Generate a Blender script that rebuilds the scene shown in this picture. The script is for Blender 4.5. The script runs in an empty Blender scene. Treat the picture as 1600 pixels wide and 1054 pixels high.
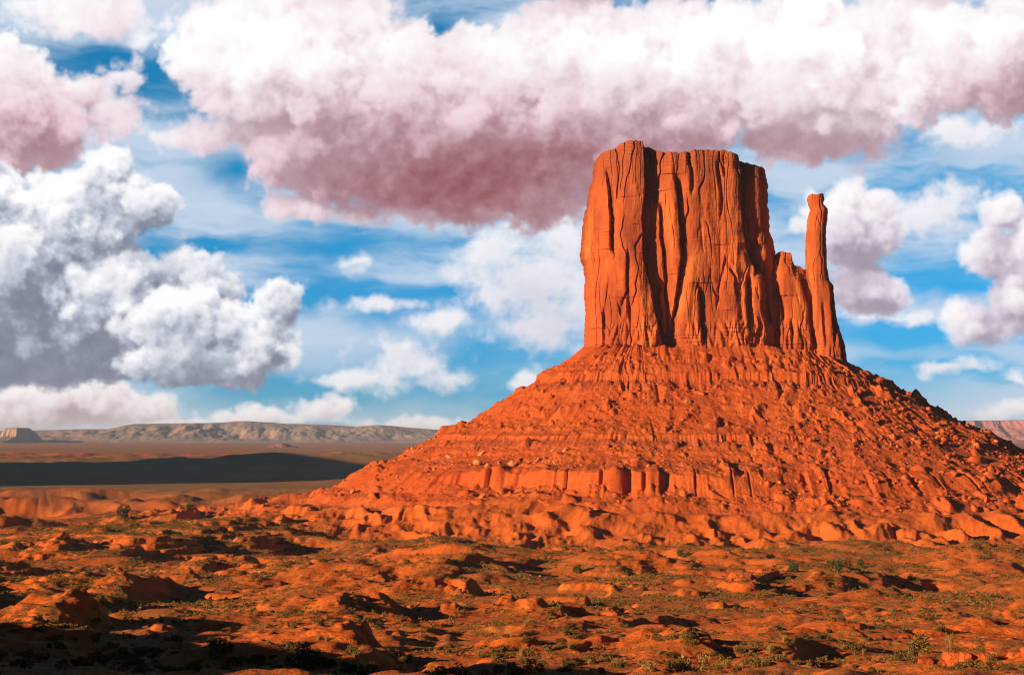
import bpy, bmesh, math, random
import numpy as np
from mathutils import Vector

# ------------------------------------------------------------------ camera
SC = bpy.context.scene
DENOISE = True
COL = SC.collection
FPX, CX, HY = 3000.0, 800.0, 680.0       # focal length / principal column / horizon row of the 1600 px photograph
cam_d = bpy.data.cameras.new("camera")
cam = bpy.data.objects.new("camera", cam_d)
COL.objects.link(cam)
cam_d.sensor_width = 36.0
cam_d.lens = FPX / 1600.0 * 36.0
cam_d.shift_y = (HY - 527.0) / 1600.0
cam_d.clip_start = 0.5
cam_d.clip_end = 200000.0
cam.location = (0, 0, 0)
cam.rotation_euler = (math.radians(90), 0, 0)
SC.camera = cam

# ------------------------------------------------------------------ sun
SUN_EL = math.radians(12.5)
SHX, SHY = 0.825, 0.565                   # the way shadows run over the ground
sun_vec = Vector((-SHX * math.cos(SUN_EL), -SHY * math.cos(SUN_EL), math.sin(SUN_EL)))
sl = bpy.data.lights.new("sun", 'SUN')
sl.energy = 5.0
sl.angle = math.radians(0.5)
sl.color = (1.0, 0.84, 0.60)
sun = bpy.data.objects.new("sun", sl)
COL.objects.link(sun)
sun.location = (0, 0, 500)
sun.rotation_euler = (-sun_vec).to_track_quat('-Z', 'Y').to_euler()

# ------------------------------------------------------------------ colour management
SC.view_settings.view_transform = 'Standard'
SC.view_settings.look = 'None'
SC.view_settings.exposure = 0.85
SC.view_settings.gamma = 1.0
SC.view_settings.use_curve_mapping = False
SC.cycles.use_denoising = DENOISE
SC.cycles.pixel_filter_type = 'BLACKMAN_HARRIS'
SC.cycles.filter_width = 1.15
SC.cycles.max_bounces = 4
SC.cycles.diffuse_bounces = 2
SC.cycles.volume_bounces = 0
SC.cycles.sample_clamp_indirect = 1.5
SC.cycles.transparent_max_bounces = 8


def lin(r, g, b):
    f = lambda c: (c / 255 / 12.92) if c / 255 <= 0.04045 else ((c / 255 + 0.055) / 1.055) ** 2.4
    return (f(r), f(g), f(b), 1.0)


class NT:
    """small helper for building node trees"""

    def __init__(self, tree):
        self.t = tree

    def n(self, kind, **props):
        nd = self.t.nodes.new(kind)
        for k, v in props.items():
            setattr(nd, k, v)
        return nd

    def put(self, sock, v):
        if isinstance(v, bpy.types.NodeSocket):
            self.t.links.new(v, sock)
        elif v is not None:
            sock.default_value = v

    def m(self, op, a, b=None, c=None, clamp=False):
        nd = self.n('ShaderNodeMath', operation=op, use_clamp=clamp)
        for i, v in enumerate((a, b, c)):
            self.put(nd.inputs[i], v)
        return nd.outputs[0]

    def v(self, op, a, b=None, c=None, out=0):
        nd = self.n('ShaderNodeVectorMath', operation=op)
        for i, v in enumerate((a, b, c)):
            self.put(nd.inputs[i], v)
        return nd.outputs[1 if op in ('LENGTH', 'DOT_PRODUCT', 'DISTANCE') else 0]

    def noise(self, vec, scale, detail=4.0, rough=0.5, dist=0.0, dims='3D', color=False):
        nd = self.n('ShaderNodeTexNoise', noise_dimensions=dims)
        self.put(nd.inputs['Vector'], vec)
        self.put(nd.inputs['Scale'], scale)
        nd.inputs['Detail'].default_value = detail
        nd.inputs['Roughness'].default_value = rough
        nd.inputs['Distortion'].default_value = dist
        return nd.outputs['Color' if color else 'Fac']

    def voro(self, vec, scale, detail=0.0, rough=0.5, feature='F1', rnd=1.0, out='Distance', dims='3D'):
        nd = self.n('ShaderNodeTexVoronoi', voronoi_dimensions=dims, feature=feature)
        nd.normalize = True
        self.put(nd.inputs['Vector'], vec)
        self.put(nd.inputs['Scale'], scale)
        nd.inputs['Detail'].default_value = detail
        nd.inputs['Roughness'].default_value = rough
        nd.inputs['Randomness'].default_value = rnd
        return nd.outputs[out]

    def ss(self, x, lo, hi, a=0.0, b=1.0):
        nd = self.n('ShaderNodeMapRange', interpolation_type='SMOOTHSTEP')
        for i, v in enumerate((x, lo, hi, a, b)):
            self.put(nd.inputs[i], v)
        return nd.outputs[0]

    def lr(self, x, lo, hi, a=0.0, b=1.0):
        nd = self.n('ShaderNodeMapRange', interpolation_type='LINEAR')
        for i, v in enumerate((x, lo, hi, a, b)):
            self.put(nd.inputs[i], v)
        return nd.outputs[0]

    def mix(self, f, a, b, blend='MIX'):
        nd = self.n('ShaderNodeMix', data_type='RGBA', blend_type=blend)
        self.put(nd.inputs[0], f)
        self.put(nd.inputs[6], a)
        self.put(nd.inputs[7], b)
        return nd.outputs[2]

    def xyz(self, x, y, z):
        nd = self.n('ShaderNodeCombineXYZ')
        for i, v in enumerate((x, y, z)):
            self.put(nd.inputs[i], v)
        return nd.outputs[0]

    def sep(self, vec):
        nd = self.n('ShaderNodeSeparateXYZ')
        self.put(nd.inputs[0], vec)
        return nd.outputs


# ------------------------------------------------------------------ sky: Nishita air with cloud layers in direction space
def sky_uv(px, py):
    az = math.atan((px - CX) / FPX)
    return 30 * az, 30 * math.atan((HY - py) / FPX * math.cos(az))


def cloud_group(name, ells, seed, amp_b, amp_n, bscale, smin=0.35, vor_detail=3.0):
    """density of one cloud layer at a direction (U, V, 0): soft union of masses + billows + noise"""
    g = bpy.data.node_groups.new(name, 'ShaderNodeTree')
    g.interface.new_socket('P', in_out='INPUT', socket_type='NodeSocketVector')
    g.interface.new_socket('D', in_out='OUTPUT', socket_type='NodeSocketFloat')
    g.interface.new_socket('M', in_out='OUTPUT', socket_type='NodeSocketFloat')
    nt = NT(g)
    gi = nt.n('NodeGroupInput')
    go = nt.n('NodeGroupOutput')
    P0 = gi.outputs[0]
    Ps = nt.v('ADD', P0, (0, 0, seed))
    w1 = nt.v('SUBTRACT', nt.noise(Ps, 0.9, 2.0, 0.5, color=True), (0.5, 0.5, 0.5))
    P = nt.v('MULTIPLY_ADD', w1, (0.55, 0.40, 0.0), P0)
    run = None
    for (px, py, rx, ry) in ells:
        u, v = sky_uv(px, py)
        iu, iv = 100.0 / rx, 100.0 / ry
        q = nt.v('MULTIPLY_ADD', P, (iu, iv, 0), (-u * iu, -v * iv, 0))
        l = nt.v('LENGTH', q)
        run = l if run is None else nt.m('SMOOTH_MIN', run, l, smin)
    M = nt.m('SUBTRACT', 1.0, run)
    wp = nt.v('SUBTRACT', nt.noise(Ps, 2.6, 3.0, 0.55, color=True), (0.5, 0.5, 0.5))
    Pw = nt.v('MULTIPLY_ADD', wp, (0.30, 0.30, 0.0), nt.v('MULTIPLY', Ps, (1.0, 1.15, 1.0)))
    B = nt.voro(Pw, bscale, vor_detail, 0.55)
    N = nt.noise(Ps, 1.1, 7.0, 0.58)
    D = nt.m('MULTIPLY_ADD', nt.m('SUBTRACT', 0.42, B), amp_b, M)
    D = nt.m('MULTIPLY_ADD', nt.m('SUBTRACT', N, 0.5), amp_n, D)
    g.links.new(D, go.inputs[0])
    g.links.new(M, go.inputs[1])
    return g
# ------------------------------------------------------------------ numeric noise used for clouds, terrain and rock
_rs = np.random.RandomState(7)
_PERM = _rs.permutation(65536).astype(np.int32)
_ANG = _rs.rand(65536).astype(np.float32) * 6.2831853
_GX, _GY = np.cos(_ANG), np.sin(_ANG)
_RX, _RY = _rs.rand(65536).astype(np.float32), _rs.rand(65536).astype(np.float32)


def _hash(ix, iy, seed):
    return _PERM[(_PERM[(ix + seed * 7919) & 65535] + iy * 131) & 65535]


def perlin(x, y, seed=0):
    x = np.asarray(x, np.float32)
    y = np.asarray(y, np.float32)
    ix = np.floor(x)
    iy = np.floor(y)
    fx = x - ix
    fy = y - iy
    ix = ix.astype(np.int32)
    iy = iy.astype(np.int32)
    u = fx * fx * fx * (fx * (fx * 6 - 15) + 10)
    v = fy * fy * fy * (fy * (fy * 6 - 15) + 10)
    h00 = _hash(ix, iy, seed)
    h10 = _hash(ix + 1, iy, seed)
    h01 = _hash(ix, iy + 1, seed)
    h11 = _hash(ix + 1, iy + 1, seed)
    a = _GX[h00] * fx + _GY[h00] * fy
    b = _GX[h10] * (fx - 1) + _GY[h10] * fy
    c = _GX[h01] * fx + _GY[h01] * (fy - 1)
    d = _GX[h11] * (fx - 1) + _GY[h11] * (fy - 1)
    return (a + u * (b - a) + v * ((c + u * (d - c)) - (a + u * (b - a)))) * 1.5      # about -1 .. 1


def fbm(x, y, octs=5, gain=0.5, lac=2.03, seed=0):
    s, a, t = 0.0, 1.0, 0.0
    for k in range(octs):
        s = s + a * perlin(x, y, seed + k)
        t += a
        a *= gain
        x = x * lac + 11.3
        y = y * lac - 7.7
    return s / t


def worley(x, y, seed=0):
    x = np.asarray(x, np.float32)
    y = np.asarray(y, np.float32)
    ix = np.floor(x)
    iy = np.floor(y)
    fx = x - ix
    fy = y - iy
    ix = ix.astype(np.int32)
    iy = iy.astype(np.int32)
    best = np.full(x.shape, 9.0, np.float32)
    for j in (-1, 0, 1):
        for i in (-1, 0, 1):
            h = _hash(ix + i, iy + j, seed)
            ex = i + _RX[h] - fx
            ey = j + _RY[h] - fy
            np.minimum(best, ex * ex + ey * ey, out=best)
    return np.sqrt(best)


def billow(x, y, octs=4, gain=0.5, lac=2.1, seed=0):
    s, a, t = 0.0, 1.0, 0.0
    for k in range(octs):
        w = worley(x, y, seed + k)
        s = s + a * (1.0 - w * w * 1.25)
        t += a
        a *= gain
        x = x * lac + 3.1
        y = y * lac + 5.7
    return s / t


def sstep(x, a, b):
    t = np.clip((x - a) / (b - a), 0, 1)
    return t * t * (3 - 2 * t)
# ------------------------------------------------------------------ sky: Nishita air, and cloud cover worked out in direction space
def sky_uv(px, py):
    az = math.atan((px - CX) / FPX)
    return 30 * az, 30 * math.atan((HY - py) / FPX * math.cos(az))


S_RES, S_U0, S_U1, S_V0, S_V1 = 60, -10.0, 10.0, -0.4, 8.6


def srgb(r, g, b):
    return np.array([((c / 255 + 0.055) / 1.055) ** 2.4 for c in (r, g, b)], np.float32)


def clouds_rgba():
    nu, nv = int((S_U1 - S_U0) * S_RES), int((S_V1 - S_V0) * S_RES)
    U, V = np.meshgrid(np.linspace(S_U0, S_U1, nu, dtype=np.float32), np.linspace(S_V0, S_V1, nv, dtype=np.float32))

    def masses(ells, wu, wv, k):
        acc = 0.0
        for e in ells:
            px, py, rx, ry = e[:4]
            u, v = sky_uv(px, py)
            l = np.hypot((U + wu - u) * (100.0 / rx), (V + wv - v) * (100.0 / ry))
            acc = acc + np.exp(-l * k)
        return 1.0 + np.log(acc + 1e-9) / k

    def shifted(a, du, dv):
        """value of a at (U+du, V+dv)"""
        i, j = int(round(du * S_RES)), int(round(dv * S_RES))
        ys = np.clip(np.arange(nv) + j, 0, nv - 1)
        xs = np.clip(np.arange(nu) + i, 0, nu - 1)
        return a[ys][:, xs]

    def blur(a, r):
        """three box blurs of radius r (units)"""
        n = max(1, int(r * S_RES))
        for _ in range(2):
            for ax in (0, 1):
                c = np.cumsum(np.pad(a, [(n + 1, n) if x == ax else (0, 0) for x in (0, 1)], mode='edge'), axis=ax, dtype=np.float64)
                m = a.shape[ax]
                if ax == 0:
                    a = ((c[2 * n + 1:2 * n + 1 + m] - c[:m]) / (2 * n + 1)).astype(np.float32)
                else:
                    a = ((c[:, 2 * n + 1:2 * n + 1 + m] - c[:, :m]) / (2 * n + 1)).astype(np.float32)
        return a

    def transmit(dens, k, steps, dirn):
        od = 0.0
        prev = 0.0
        for s in steps:
            od = od + (s - prev) * shifted(dens, dirn[0] * s, dirn[1] * s)
            prev = s
        return np.exp(-k * od)

    def relief(h, gain):
        """how far each puff turns to the sun, which stands left, high and behind the viewer"""
        gx = (shifted(h, 0.03, 0) - shifted(h, -0.03, 0)) / 0.06 * gain
        gy = (shifted(h, 0, 0.03) - shifted(h, 0, -0.03)) / 0.06 * gain
        n = np.sqrt(gx * gx + gy * gy + 1)
        return np.clip((gx * 0.56 - gy * 0.62 + 0.55) / n, 0, 1)

    # ---- shared warps
    wu = fbm(U * 0.8, V * 0.9, 4, 0.5, seed=50)
    wv = fbm(U * 0.8, V * 0.9, 4, 0.5, seed=60)
    fu = fbm(U * 3.1, V * 3.3, 4, 0.55, seed=70)
    fv = fbm(U * 3.1, V * 3.3, 4, 0.55, seed=80)
    fine = fbm(U * 1.7, V * 2.0, 7, 0.56, seed=20)

    # ---- cirrus veils
    cu = U * 0.40 + V * 0.35 + 0.20 * wu
    cv = V * 1.25 - U * 0.05 + 0.22 * wv
    ci = fbm(cu, cv * 1.6, 7, 0.55, seed=90)
    ci2 = fbm(cu * 0.45 + 5, cv * 0.8, 3, 0.5, seed=97)
    ci_a = np.clip(sstep(1.1 * ci + 0.75 * ci2, -0.62, 0.25) * 0.92, 0, 1)
    gaps = 0.0
    for px, py, rx, ry, g in HOLES:
        u, v = sky_uv(px, py)
        l = np.hypot((U + 0.3 * wu - u) * (100.0 / rx), (V + 0.25 * wv - v) * (100.0 / ry))
        gaps = gaps + g * np.exp(-l * l * 1.2)
    ci_a = ci_a * np.clip(1.0 - gaps, 0, 1)
    veil = np.clip(0.60 + 0.5 * ci, 0, 1)[..., None]
    col = srgb(150, 190, 222) * (1 - veil) + srgb(214, 222, 236) * veil
    alpha = ci_a

    def put(col, alpha, c1, a1):
        a = 1 - (1 - alpha) * (1 - a1)
        f = (a1 / np.maximum(a, 1e-4))[..., None]
        return col * (1 - f) + c1 * f, a

    # ---- thin pale cumulus
    m = masses(SOFT, 0.25 * wu + 0.06 * fu, 0.2 * wv + 0.06 * fv, 5)
    b = billow(U * 2.6 + 0.2 * fu, V * 2.8 + 0.2 * fv, 4, 0.55, seed=31)
    d = m + 0.60 * (b - 0.5) + 1.15 * fine
    a1 = sstep(d, -0.15, 0.95) * 0.92
    T = transmit(np.clip(d, 0, 1), 1.0, (0.08, 0.25, 0.6, 1.0), (-0.62, 0.78))
    lit = np.clip(0.25 + 0.8 * T, 0, 1)[..., None]
    col, alpha = put(col, alpha, srgb(176, 176, 200) * (1 - lit) + srgb(246, 242, 246) * lit, a1)

    def field(nw, beta, seed, kmin=0.35):
        """a 3-D random field with a power-law spectrum, zero mean, unit spread"""
        rnd = np.random.RandomState(seed)
        w = rnd.standard_normal((nw, nv, nu)).astype(np.float32)
        f = np.fft.rfftn(w)
        kw = np.fft.fftfreq(nw)[:, None, None] * nw / W_DEP
        kv = np.fft.fftfreq(nv)[None, :, None] * S_RES
        ku = np.fft.rfftfreq(nu)[None, None, :] * S_RES
        k = np.sqrt(kw * kw + kv * kv + ku * ku)
        f *= np.maximum(k, kmin) ** (-beta)
        out = np.fft.irfftn(f, s=(nw, nv, nu)).astype(np.float32)
        out -= out.mean()
        return out / out.std()

    W_DEP, NW = 2.6, 36
    dw = W_DEP / NW
    Wc = (np.arange(NW, dtype=np.float32) + 0.5) * dw          # 0 = near side
    noise3 = field(NW, 2.15, 3)
    noise3 = 0.85 * noise3 + 0.42 * field(NW, 1.75, 4, 1.6)   #                               # about k^-11/3 in three dimensions

    def cloud_volume(ells, lobes, seed, nscale, soft, flat=1.0, wmid=1.3, wsq=0.8, warp=1.0):
        """density of heaped cloud: ellipsoid masses, rounded lobes on them and smaller lobes on those, roughened by noise"""
        rnd = np.random.RandomState(seed)
        F = np.full((NW, nv, nu), -0.6, np.float32)
        balls = []
        for px, py, rx, ry in ells:
            u, v = sky_uv(px, py)
            rx, ry = rx / 100.0, ry / 100.0
            rw = min(max(min(rx, ry) * 1.1, 0.15), 0.95) * wsq
            w0 = wmid + 0.12 * rnd.randn()
            balls.append((u, v, w0, rx * 0.86, ry * 0.86, rw * 0.86))
            n = int(lobes * rx * ry * 3 + 5)
            for _ in range(n):
                d = rnd.randn(3)
                d /= np.linalg.norm(d)
                if d[1] < 0:
                    d[1] *= flat
                d[2] = -abs(d[2])
                r = min(rx, ry) * (0.18 + 0.46 * rnd.rand() ** 1.3)
                c = (u + d[0] * (rx - 0.55 * r), v + d[1] * (ry - 0.55 * r), w0 + d[2] * (rw - 0.4 * r))
                balls.append((*c, r, r * 0.92, r * 0.9))
                for _ in range(rnd.randint(1, 5)):
                    e = rnd.randn(3)
                    e /= np.linalg.norm(e)
                    e[2] = -abs(e[2])
                    q = r * (0.2 + 0.4 * rnd.rand())
                    balls.append((c[0] + e[0] * r * 0.85, c[1] + e[1] * r * 0.8, c[2] + e[2] * r * 0.8, q, q, q))
        for (u, v, w, ru, rv, rw) in balls:
            g = 0.35
            i0, i1 = int((u - ru - g - S_U0) * S_RES), int((u + ru + g - S_U0) * S_RES) + 1
            j0, j1 = int((v - rv - g - S_V0) * S_RES), int((v + rv + g - S_V0) * S_RES) + 1
            k0, k1 = int((w - rw - g) / dw), int((w + rw + g) / dw) + 1
            i0, i1, j0, j1, k0, k1 = max(i0, 0), min(i1, nu), max(j0, 0), min(j1, nv), max(k0, 0), min(k1, NW)
            if i1 <= i0 or j1 <= j0 or k1 <= k0:
                continue
            rm = min(ru, rv, rw)
            wk = warp * min(1.0, 0.35 + rm)
            qu = (U[j0:j1, i0:i1] - u + (0.16 * wu[j0:j1, i0:i1] + 0.11 * fu[j0:j1, i0:i1]) * wk) / ru
            qv = (V[j0:j1, i0:i1] - v + (0.16 * wv[j0:j1, i0:i1] + 0.11 * fv[j0:j1, i0:i1]) * wk) / rv
            qw = (Wc[k0:k1] - w) / rw
            l = np.sqrt((qu * qu + qv * qv)[None] + (qw * qw)[:, None, None])
            blk = F[k0:k1, j0:j1, i0:i1]
            np.maximum(blk, (1.0 - l) * rm, out=blk)
        F += noise3 * nscale
        return sstep(F, -0.02, soft).astype(np.float32)

    def march(rho, sig, sigl, siga, glow):
        """front to back: sunlight carried slice by slice, light of the open sky from above -> brightness, coverage"""
        light = np.ones((nv, nu), np.float32)
        T = np.ones((nv, nu), np.float32)
        C = np.zeros((nv, nu), np.float32)
        lx, ly = 0.95 * dw * S_RES, -1.05 * dw * S_RES           # sideways travel of sunlight per slice, pixels
        ix, iy, ax, ay = 0.0, 0.0, 0, 0
        for k in range(NW):
            r = rho[k]
            up = np.cumsum(r[::-1], axis=0)[::-1] / S_RES
            lo = np.maximum(up - shifted(up, 0, 1.6), 0)
            amb = np.exp(-siga * lo)
            a = 1.0 - np.exp(-sig * r * dw)
            s = glow + (0.62 - glow * 0.4) * light + 0.40 * amb
            C += T * a * s
            T *= 1.0 - a
            light *= np.exp(-sigl * r * dw)
            ix += lx
            iy += ly
            dx_, dy_ = int(round(ix)) - ax, int(round(iy)) - ay
            ax += dx_
            ay += dy_
            light = np.roll(np.roll(light, dx_, 1), dy_, 0)
            if k % 3 == 2:
                light = 0.55 * light + 0.45 * blur(light, 0.05)
        A = 1.0 - T
        return C / np.maximum(A, 1e-3), A

    def spots(lst, wk=0.35):
        sm = 0.0
        for px, py, rx, ry, g in lst:
            u, v = sky_uv(px, py)
            l = np.hypot((U + wk * wu + 0.12 * fu - u) * (100.0 / rx), (V + 0.8 * wk * wv + 0.12 * fv - v) * (100.0 / ry))
            sm = sm + g * np.exp(-l * l)
        return sm

    def ramp(lit, tint):
        sh, mid, hi = tint
        lit = lit - 0.06
        lit = np.clip(0.06 + 0.5 * (lit + np.sqrt(lit * lit + 0.02)) + 0.10 * crisp * (lit < 0.6), 0, 1)[..., None]
        return np.where(lit < 0.5, sh + (mid - sh) * lit * 2, mid + (hi - mid) * (lit * 2 - 1))

    crisp = fbm(U * 3.4, V * 3.8, 6, 0.6, seed=25)

    # ---- the great bank across the top
    rho = cloud_volume(UPPER, 6.0, 5, 0.070, 0.22, flat=0.8, wmid=1.4, wsq=1.0, warp=2.4)
    lit, a1 = march(rho, 9.0, 3.0, 1.0, 0.08)
    shade = spots(UPPER_SHADE)
    lit = U_GAIN[0] + U_GAIN[1] * lit - 0.78 * shade + (0.11 * crisp + 0.16 * fine) * (1 - 0.55 * np.clip(shade, 0, 1))
    red = np.clip(shade * 1.1, 0, 1)[..., None]
    sh = srgb(176, 152, 164) * (1 - red) + srgb(136, 76, 82) * red
    c1 = ramp(lit, (sh, srgb(232, 212, 220), srgb(255, 254, 255))) * (1 - red * np.array([0.02, 0.22, 0.17], np.float32))
    col, alpha = put(col, alpha, c1, a1)

    # ---- heaped cumulus
    for ells, lobes, seed, nsc, soft, tint, dark, wm in HEAPS:
        rho = cloud_volume(ells, lobes, seed, nsc, soft, flat=0.5, wmid=wm, warp=1.0)
        lit, a1 = march(rho, 16.0, 6.0, 2.2, 0.05)
        lit = L_GAIN[0] + L_GAIN[1] * lit + 0.08 * crisp + 0.12 * fine - 0.5 * spots(dark, 0.2)
        col, alpha = put(col, alpha, ramp(lit, tint), a1)

    edge = sstep(U, S_U0, S_U0 + 1.5) * sstep(-U, -S_U1, -S_U1 + 1.5) * sstep(-V, -S_V1, -S_V1 + 1.5)
    return col.astype(np.float32), (alpha * edge).astype(np.float32)


HOLES = [(370, 270, 60, 24, 1.0), (520, 395, 130, 26, 1.0), (640, 470, 180, 30, 0.6), (700, 610, 260, 50, 0.95), (750, 540, 90, 40, 0.9), (400, 610, 160, 40, 0.9), (600, 500, 60, 24, 0.7),
         (150, 110, 120, 40, 0.9), (700, 45, 40, 30, 1), (1480, 440, 130, 26, 0.9), (1480, 300, 160, 22, 0.7), (1450, 520, 130, 24, 0.9), (1370, 600, 160, 40, 0.8), (30, 265, 60, 30, 0.9), (330, 170, 60, 40, 0.8),
         (1470, 240, 70, 60, .3), (1400, 530, 80, 30, .6)]
UPPER = [(540, 110, 270, 120), (600, 240, 230, 90), (760, 290, 200, 70), (860, 190, 330, 120), (1000, 110, 260, 110), (1240, 110, 300, 110), (1480, 80, 260, 90),
         (1260, 205, 170, 55), (1340, 235, 60, 28), (1610, 130, 130, 70), (350, 215, 150, 42), (40, 190, 100, 75), (110, 150, 110, 50), (200, 130, 70, 40), (120, 22, 190, 40),
         (370, 50, 90, 60), (620, 325, 180, 36), (480, 325, 60, 36), (1750, 60, 200, 120), (-140, 150, 200, 120), (1000, -150, 900, 110), (280, 215, 60, 30), (185, 185, 100, 44), (150, 135, 80, 30), (230, 60, 70, 26)]
UPPER_SHADE = [(690, 260, 280, 110, 0.70), (740, 310, 190, 50, 0.40), (50, 205, 120, 60, 0.55), (1230, 235, 170, 32, 0.32), (1570, 150, 110, 50, 0.40), (960, 230, 180, 45, 0.40), (880, 10, 90, 40, 0.25),
               (380, 60, 90, 60, -0.22), (560, 60, 140, 50, -0.15), (960, 50, 180, 45, -0.22), (1250, 50, 170, 60, -0.28), (1480, 40, 120, 50, -0.2), (480, 330, 60, 26, -0.25), (640, 345, 90, 16, -0.2), (330, 130, 60, 50, -0.1), (1100, 170, 150, 40, 0.12), (700, 60, 50, 40, 0.15), (230, 150, 100, 40, 0.1)]
SOFT = [(850, 430, 125, 90), (780, 395, 60, 40), (765, 460, 26, 32), (850, 520, 70, 40), (640, 565, 80, 40), (560, 415, 44, 14), (590, 475, 90, 14), (700, 505, 60, 16),
        (900, 480, 90, 60), (560, 590, 60, 14), (825, 600, 22, 18), (1480, 575, 70, 14), (1590, 595, 30, 12), (700, 590, 40, 24),
        (1440, 330, 90, 40), (1500, 205, 90, 30), (1590, 645, 60, 14), (1400, 490, 110, 14), (340, 660, 300, 9)]
T_GREY = (srgb(108, 114, 136), srgb(186, 192, 208), srgb(254, 252, 254))
T_PINK = (srgb(172, 146, 150), srgb(226, 208, 212), srgb(255, 248, 248))
T_MAUVE = (srgb(150, 136, 156), srgb(212, 200, 214), srgb(252, 248, 250))
U_GAIN = (-0.20, 1.14)
L_GAIN = (-0.42, 1.40)
HEAPS = [
    ([(60, 625, 150, 40), (-60, 640, 200, 50), (230, 640, 80, 34), (150, 650, 140, 26),
      (500, 640, 50, 26), (430, 652, 70, 16), (540, 630, 24, 22), (660, 664, 70, 7), (350, 655, 50, 10)], 14, 3, 0.05, 0.16, T_PINK, [(230, 640, 90, 40, 0.3), (70, 655, 160, 20, 0.2), (30, 610, 60, 25, -0.2)], 1.4),
    ([(1318, 350, 78, 60), (1365, 372, 46, 38), (1272, 325, 24, 26), (1340, 455, 60, 38), (1390, 470, 26, 20),
      (1570, 330, 36, 28), (1590, 400, 80, 44), (1540, 505, 70, 36), (1620, 470, 80, 60), (1680, 380, 90, 70)], 14, 6, 0.06, 0.20, T_MAUVE, [(1340, 390, 70, 24, 0.3), (1350, 460, 80, 40, 0.25), (1300, 320, 40, 30, -0.2)], 1.3),
    ([(40, 370, 160, 95), (175, 262, 56, 42), (215, 330, 75, 55), (120, 470, 210, 95), (280, 420, 64, 60), (320, 450, 60, 60), (180, 560, 290, 38), (-150, 430, 230, 170), (60, 540, 190, 60), (330, 565, 110, 34), (110, 300, 70, 40)],
     4.5, 9, 0.085, 0.17, T_GREY, [(150, 590, 330, 26, 0.20), (70, 460, 110, 40, 0.06), (220, 330, 50, 40, 0.15), (320, 430, 80, 50, 0.25), (20, 400, 70, 40, 0.15), (40, 310, 90, 30, -0.2), (170, 230, 60, 30, -0.25), (150, 520, 60, 24, -0.25), (120, 390, 60, 20, -0.15), (0, 545, 80, 26, 0.12), (60, 500, 60, 20, -0.12), (30, 430, 40, 20, -0.15)], 1.5),
    ([(270, 500, 100, 64), (440, 475, 36, 48), (395, 540, 80, 50), (310, 565, 140, 36), (240, 480, 40, 34)], 6, 12, 0.075, 0.15, T_GREY, [(300, 590, 220, 28, 0.35), (270, 455, 80, 22, -0.3), (340, 520, 50, 34, 0.2), (455, 480, 36, 60, 0.2), (230, 540, 50, 16, -0.25), (400, 520, 60, 20, -0.1)], 1.2),
]

def make_world():
    col, alpha = clouds_rgba()
    nv, nu = alpha.shape
    img = bpy.data.images.new("cloud_cover", nu, nv, alpha=True, float_buffer=True)
    img.colorspace_settings.name = 'Non-Color'
    img.alpha_mode = 'CHANNEL_PACKED'
    img.pixels.foreach_set(np.dstack([col, alpha]).astype(np.float32).ravel())
    img.pack()
    world = bpy.data.worlds.new("World")
    SC.world = world
    world.use_nodes = True
    world.cycles.sampling_method = 'MANUAL'
    world.cycles.sample_map_resolution = 512
    wt = world.node_tree
    wt.nodes.clear()
    W = NT(wt)
    tc = W.n('ShaderNodeTexCoord')
    dx, dy, dz = W.sep(tc.outputs['Generated'])
    az = W.m('ARCTAN2', dx, dy)
    el = W.m('ARCTAN2', dz, W.m('SQRT', W.m('ADD', W.m('MULTIPLY', dx, dx), W.m('MULTIPLY', dy, dy))))
    tu = W.m('MULTIPLY_ADD', az, 30.0 / (S_U1 - S_U0), -S_U0 / (S_U1 - S_U0))
    tv = W.m('MULTIPLY_ADD', el, 30.0 / (S_V1 - S_V0), -S_V0 / (S_V1 - S_V0))
    ti = W.n('ShaderNodeTexImage', interpolation='Cubic', extension='CLIP')
    ti.image = img
    W.put(ti.inputs[0], W.xyz(tu, tv, 0.0))
    sky = W.n('ShaderNodeTexSky', sky_type='NISHITA')
    sky.sun_disc = False
    sky.sun_elevation = SUN_EL
    sky.sun_rotation = math.atan2(-SHX, -SHY)
    sky.altitude = 1600.0
    sky.air_density = 1.0
    sky.dust_density = 0.2
    sky.ozone_density = 4.0
    air = W.mix(1.0, sky.outputs[0], W.mix(W.ss(el, 0.02, 0.16), SKY_LOW, SKY_TINT), 'MULTIPLY')
    # toward and above the low sun the air is paler and warmer than in front
    air = W.mix(W.m('MULTIPLY', W.ss(dy, -0.1, 0.6), W.ss(el, 1.1, 0.6)), W.mix(1.0, sky.outputs[0], SKY_BACK, 'MULTIPLY'), air)
    bg_air = W.n('ShaderNodeBackground')
    W.put(bg_air.inputs[0], air)
    bg_air.inputs[1].default_value = SKY_STRENGTH
    bg_cl = W.n('ShaderNodeBackground')
    W.put(bg_cl.inputs[0], ti.outputs['Color'])
    bg_cl.inputs[1].default_value = 0.58
    mx = W.n('ShaderNodeMixShader')
    W.put(mx.inputs[0], ti.outputs['Alpha'])
    wt.links.new(bg_air.outputs[0], mx.inputs[1])
    wt.links.new(bg_cl.outputs[0], mx.inputs[2])
    wo = W.n('ShaderNodeOutputWorld')
    wt.links.new(mx.outputs[0], wo.inputs[0])


SKY_TINT = (0.03, 0.98, 1.18, 1.0)
SKY_BACK = (0.34, 0.40, 0.42, 1.0)
SKY_LOW = (0.10, 0.80, 1.42, 1.0)
SKY_STRENGTH = 0.052
make_world()

# ------------------------------------------------------------------ building helpers
def tag(o, label=None, cat=None, group=None, kind=None):
    for k, v in (('label', label), ('category', cat), ('group', group), ('kind', kind)):
        if v:
            o[k] = v
    return o


def empty(name, loc):
    o = bpy.data.objects.new(name, None)
    COL.objects.link(o)
    o.location = loc
    return o


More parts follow.
